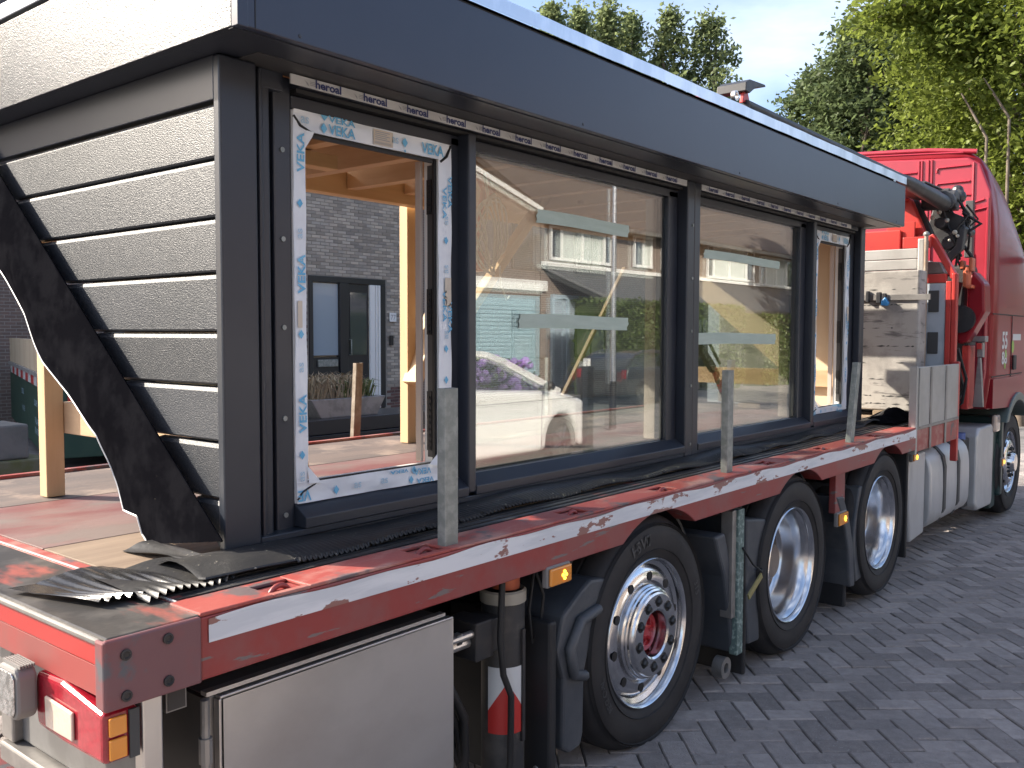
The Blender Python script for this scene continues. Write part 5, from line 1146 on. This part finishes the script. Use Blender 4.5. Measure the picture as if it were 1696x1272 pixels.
def car(dx, dy, paint, label, rear_lamps):
    t = thing('parked_car', (7.8+dx, -5.5+dy, gz(7.8+dx)), label, 'car')
    ya, yb = -4.64, -6.40; X = lambda b: setattr(b, 'v', [(x+dx, y+dy, z+gz(x+dx)-gz(x)) for x, y, z in b.v]) or b
    def p_(n, b, m, par=t, **k): return obj(n, X(b), m, par, **k)
    prof = [(5.74, .12), (5.68, .40), (5.70, .80), (5.80, .97), (7.2, .94), (8.85, .86), (9.2, .82), (9.62, .72), (9.84, .60), (9.92, .42), (9.90, .16), (9.80, .06)]
    ar = [(9.2+.36*math.cos(a), .17+.36*math.sin(a)) for a in (math.pi*k/12 for k in range(13)) if .17+.36*math.sin(a) > .06]
    ar2 = [(6.5+.36*math.cos(a), .17+.36*math.sin(a)) for a in (math.pi*k/12 for k in range(13))]
    p_('body', B().prism(prof+[(9.58, .06)]+ar+[(8.82, .06), (6.88, .06)]+ar2+[(6.12, .08)], 'y', yb, ya), paint, bevel=.07, seg=4, smooth=50)
    roof = [(5.82, .96), (6.02, 1.16), (6.3, 1.31), (6.7, 1.38), (7.3, 1.40), (7.75, 1.365), (8.15, 1.26)]
    wv_ = [.10, .14, .18, .21, .22, .22, .21]
    def rf(u, v):
        k = u*(len(roof)-1); i = min(int(k), len(roof)-2); q = k-i; x = roof[i][0]*(1-q)+roof[i+1][0]*q; z = roof[i][1]*(1-q)+roof[i+1][1]*q; w = wv_[i]*(1-q)+wv_[i+1]*q
        return (x, ya-w+(yb-ya+2*w)*v, z+.05*math.sin(math.pi*v)*u)
    p_('roof', B().grid(rf, 30, 12), paint, smooth=60)
    p_('windscreen', B().quad((8.16, ya-.22, 1.255), (8.16, yb+.22, 1.255), (9.18, yb+.10, .82), (9.18, ya-.10, .82)), m_carg)
    for sy, y in ((1, ya), (-1, yb)):
        n = lambda q: y-sy*q
        p_('side_window', B().quad((5.95, n(.09), .965), (6.12, n(.15), 1.18), (6.5, n(.19), 1.30), (7.3, n(.205), 1.355), (7.75, n(.205), 1.325), (8.12, n(.19), 1.215), (9.02, n(.075), .855), (7.2, n(.07), .935)), m_carg)
        rb_ = B().bar((8.10, n(.205), 1.27), (9.20, n(.08), .825), .07, .085)
        for a, c in zip(roof, roof[1:]): rb_.bar((a[0], n(.17 if a[0] > 6.2 else .12), a[1]-.012), (c[0]+.01, n(.19 if c[0] > 6.2 else .15), c[1]-.012), .08, .075)
        objs('roof_rail', X(rb_), paint, t, .012)
        pb = B().bar((7.32, n(.19), 1.36), (7.36, n(.07), .92), .05, .03).bar((5.84, n(.08), .96), (6.34, n(.18), 1.30), .05, .10)
        objs('pillar', X(pb), m_cardark, t, .01)
        p_('mirror', B().ball((8.75, n(-.10), .93), .085, 12, 8, (1, .9, .75)), m_cardark, smooth=60)
        p_('door_handle', B().box(7.42, 7.58, n(-.012), n(.004), .79, .81), paint, bevel=.004)
        objs('shut_line', X(B().bar((7.33, n(-.001), .90), (7.28, n(-.001), .12), .004, .008, (0, 1, 0)).bar((8.72, n(-.001), .82), (8.70, n(-.001), .14), .004, .008, (0, 1, 0)).box(5.9, 9.5, n(.006) if sy < 0 else n(.0), n(-.001) if sy < 0 else n(-.001), .735, .742)), m_cardark, t)
        for x in (6.5, 9.2):
            xx = x+dx; wheel_small(t, xx, .17+gz(xx)-gz(x), n(.02)+dy, -sy)
    p_('lower_trim', B().box(5.9, 9.8, yb+.05, ya-.05, -.02, .10), m_cardark)
    if rear_lamps:
        for y in (ya-.12, yb+.12): p_('tail_lamp', B().box(5.66, 5.76, y-.07, y+.07, .62, .88), m_redlens, bevel=.02)
    for y in (ya-.16, yb+.16): p_('head_lamp', B().ball((9.80, y, .56), .15, 12, 8, (.8, .9, .6)), m_clear, smooth=60)
    return t
car(0, 0, m_carw, 'white parked car mirrored in the large fixed pane', False)
car(15.0, -6.2, m_card, 'black parked car before the hedge mirrored at the right of the large pane', True)
t = thing('hydrangea_bush', (10.6, -8.3, gz(10)), 'purple hydrangea bush behind the white car', 'bush')
gg = np.random.default_rng(9); P = gg.normal((11.3, -8.4, .5), (.8, .35, .38), (9000, 3)); P = P[(P[:, 2] > gz(10)) & (P[:, 2] < 1.18) & (P[:, 0] < 12.6)]
leaves_mesh('leaves', P, .13, m_lhedge, t)
fb = B(); g = random.Random(6)
for k in range(90):
    c = (min(12.5, g.gauss(11.3, .75)), -7.9+g.uniform(-.25, .25), g.uniform(.45, 1.18))
    fb.ball(c, g.uniform(.06, .10), 7, 5)
obj('flower_heads', fb, M('hydrangea_purple', (.26, .13, .42), .7, c2=(.36, .22, .50), sc=22, rnd=.3, bump=.6, bsc=60), t, kind='stuff', smooth=180, recalc=False)
t = thing('lamp_post', (14.2, -7.1, gz(14)), 'slim galvanised lamp post mirrored between the tape strips of the large pane', 'lamp post')
obj('mast', B().cyl((14.2, -7.1, gz(14)), (14.2, -7.1, 5.2), .06, .045, 16), m_zinc, t, smooth=40); obj('sleeve', B().cyl((14.2, -7.1, gz(14)), (14.2, -7.1, .7), .075, .07, 16), m_cardark, t, smooth=40)
obj('arm', B().tube([(14.2, -7.1, 5.2), (14.2, -6.9, 5.45), (14.2, -6.3, 5.5)], .035, 10), m_zinc, t, smooth=40); obj('lantern', B().ball((14.2, -6.1, 5.48), .22, 14, 8, (.5, 1.2, .3)), m_galv, t, smooth=60)
t = thing('garden_screen', (17.8, -9.14, gz(17)), 'low clear garden screen with a white end post', 'screen')
obj('post', B().box(16.2, 16.32, -9.2, -9.08, gz(16)-.1, 1.07), m_winw, t, .005); obj('sheet', B().box(16.32, 19.3, -9.15, -9.13, gz(17), 1.05), GLASS('screen_glass', (.9, .95, .92), .08, 1.2), t)
for i, (x, y, h_) in enumerate(((30, -33, 13), (40, -7.5, 13), (50, -10, 15), (62, -12.5, 15))):
    tree('street_tree', x, y, h_, 2.2, 4, ['round tree behind the mirrored row houses', 'street tree ahead of the truck, mirrored in the cab side', 'second street tree ahead of the truck', 'third street tree ahead, at the end of the street'][i], m_ldark, 5000, .5, 70+i, 'street trees on the sunlit side', 1.0, 'round', 8, .25)
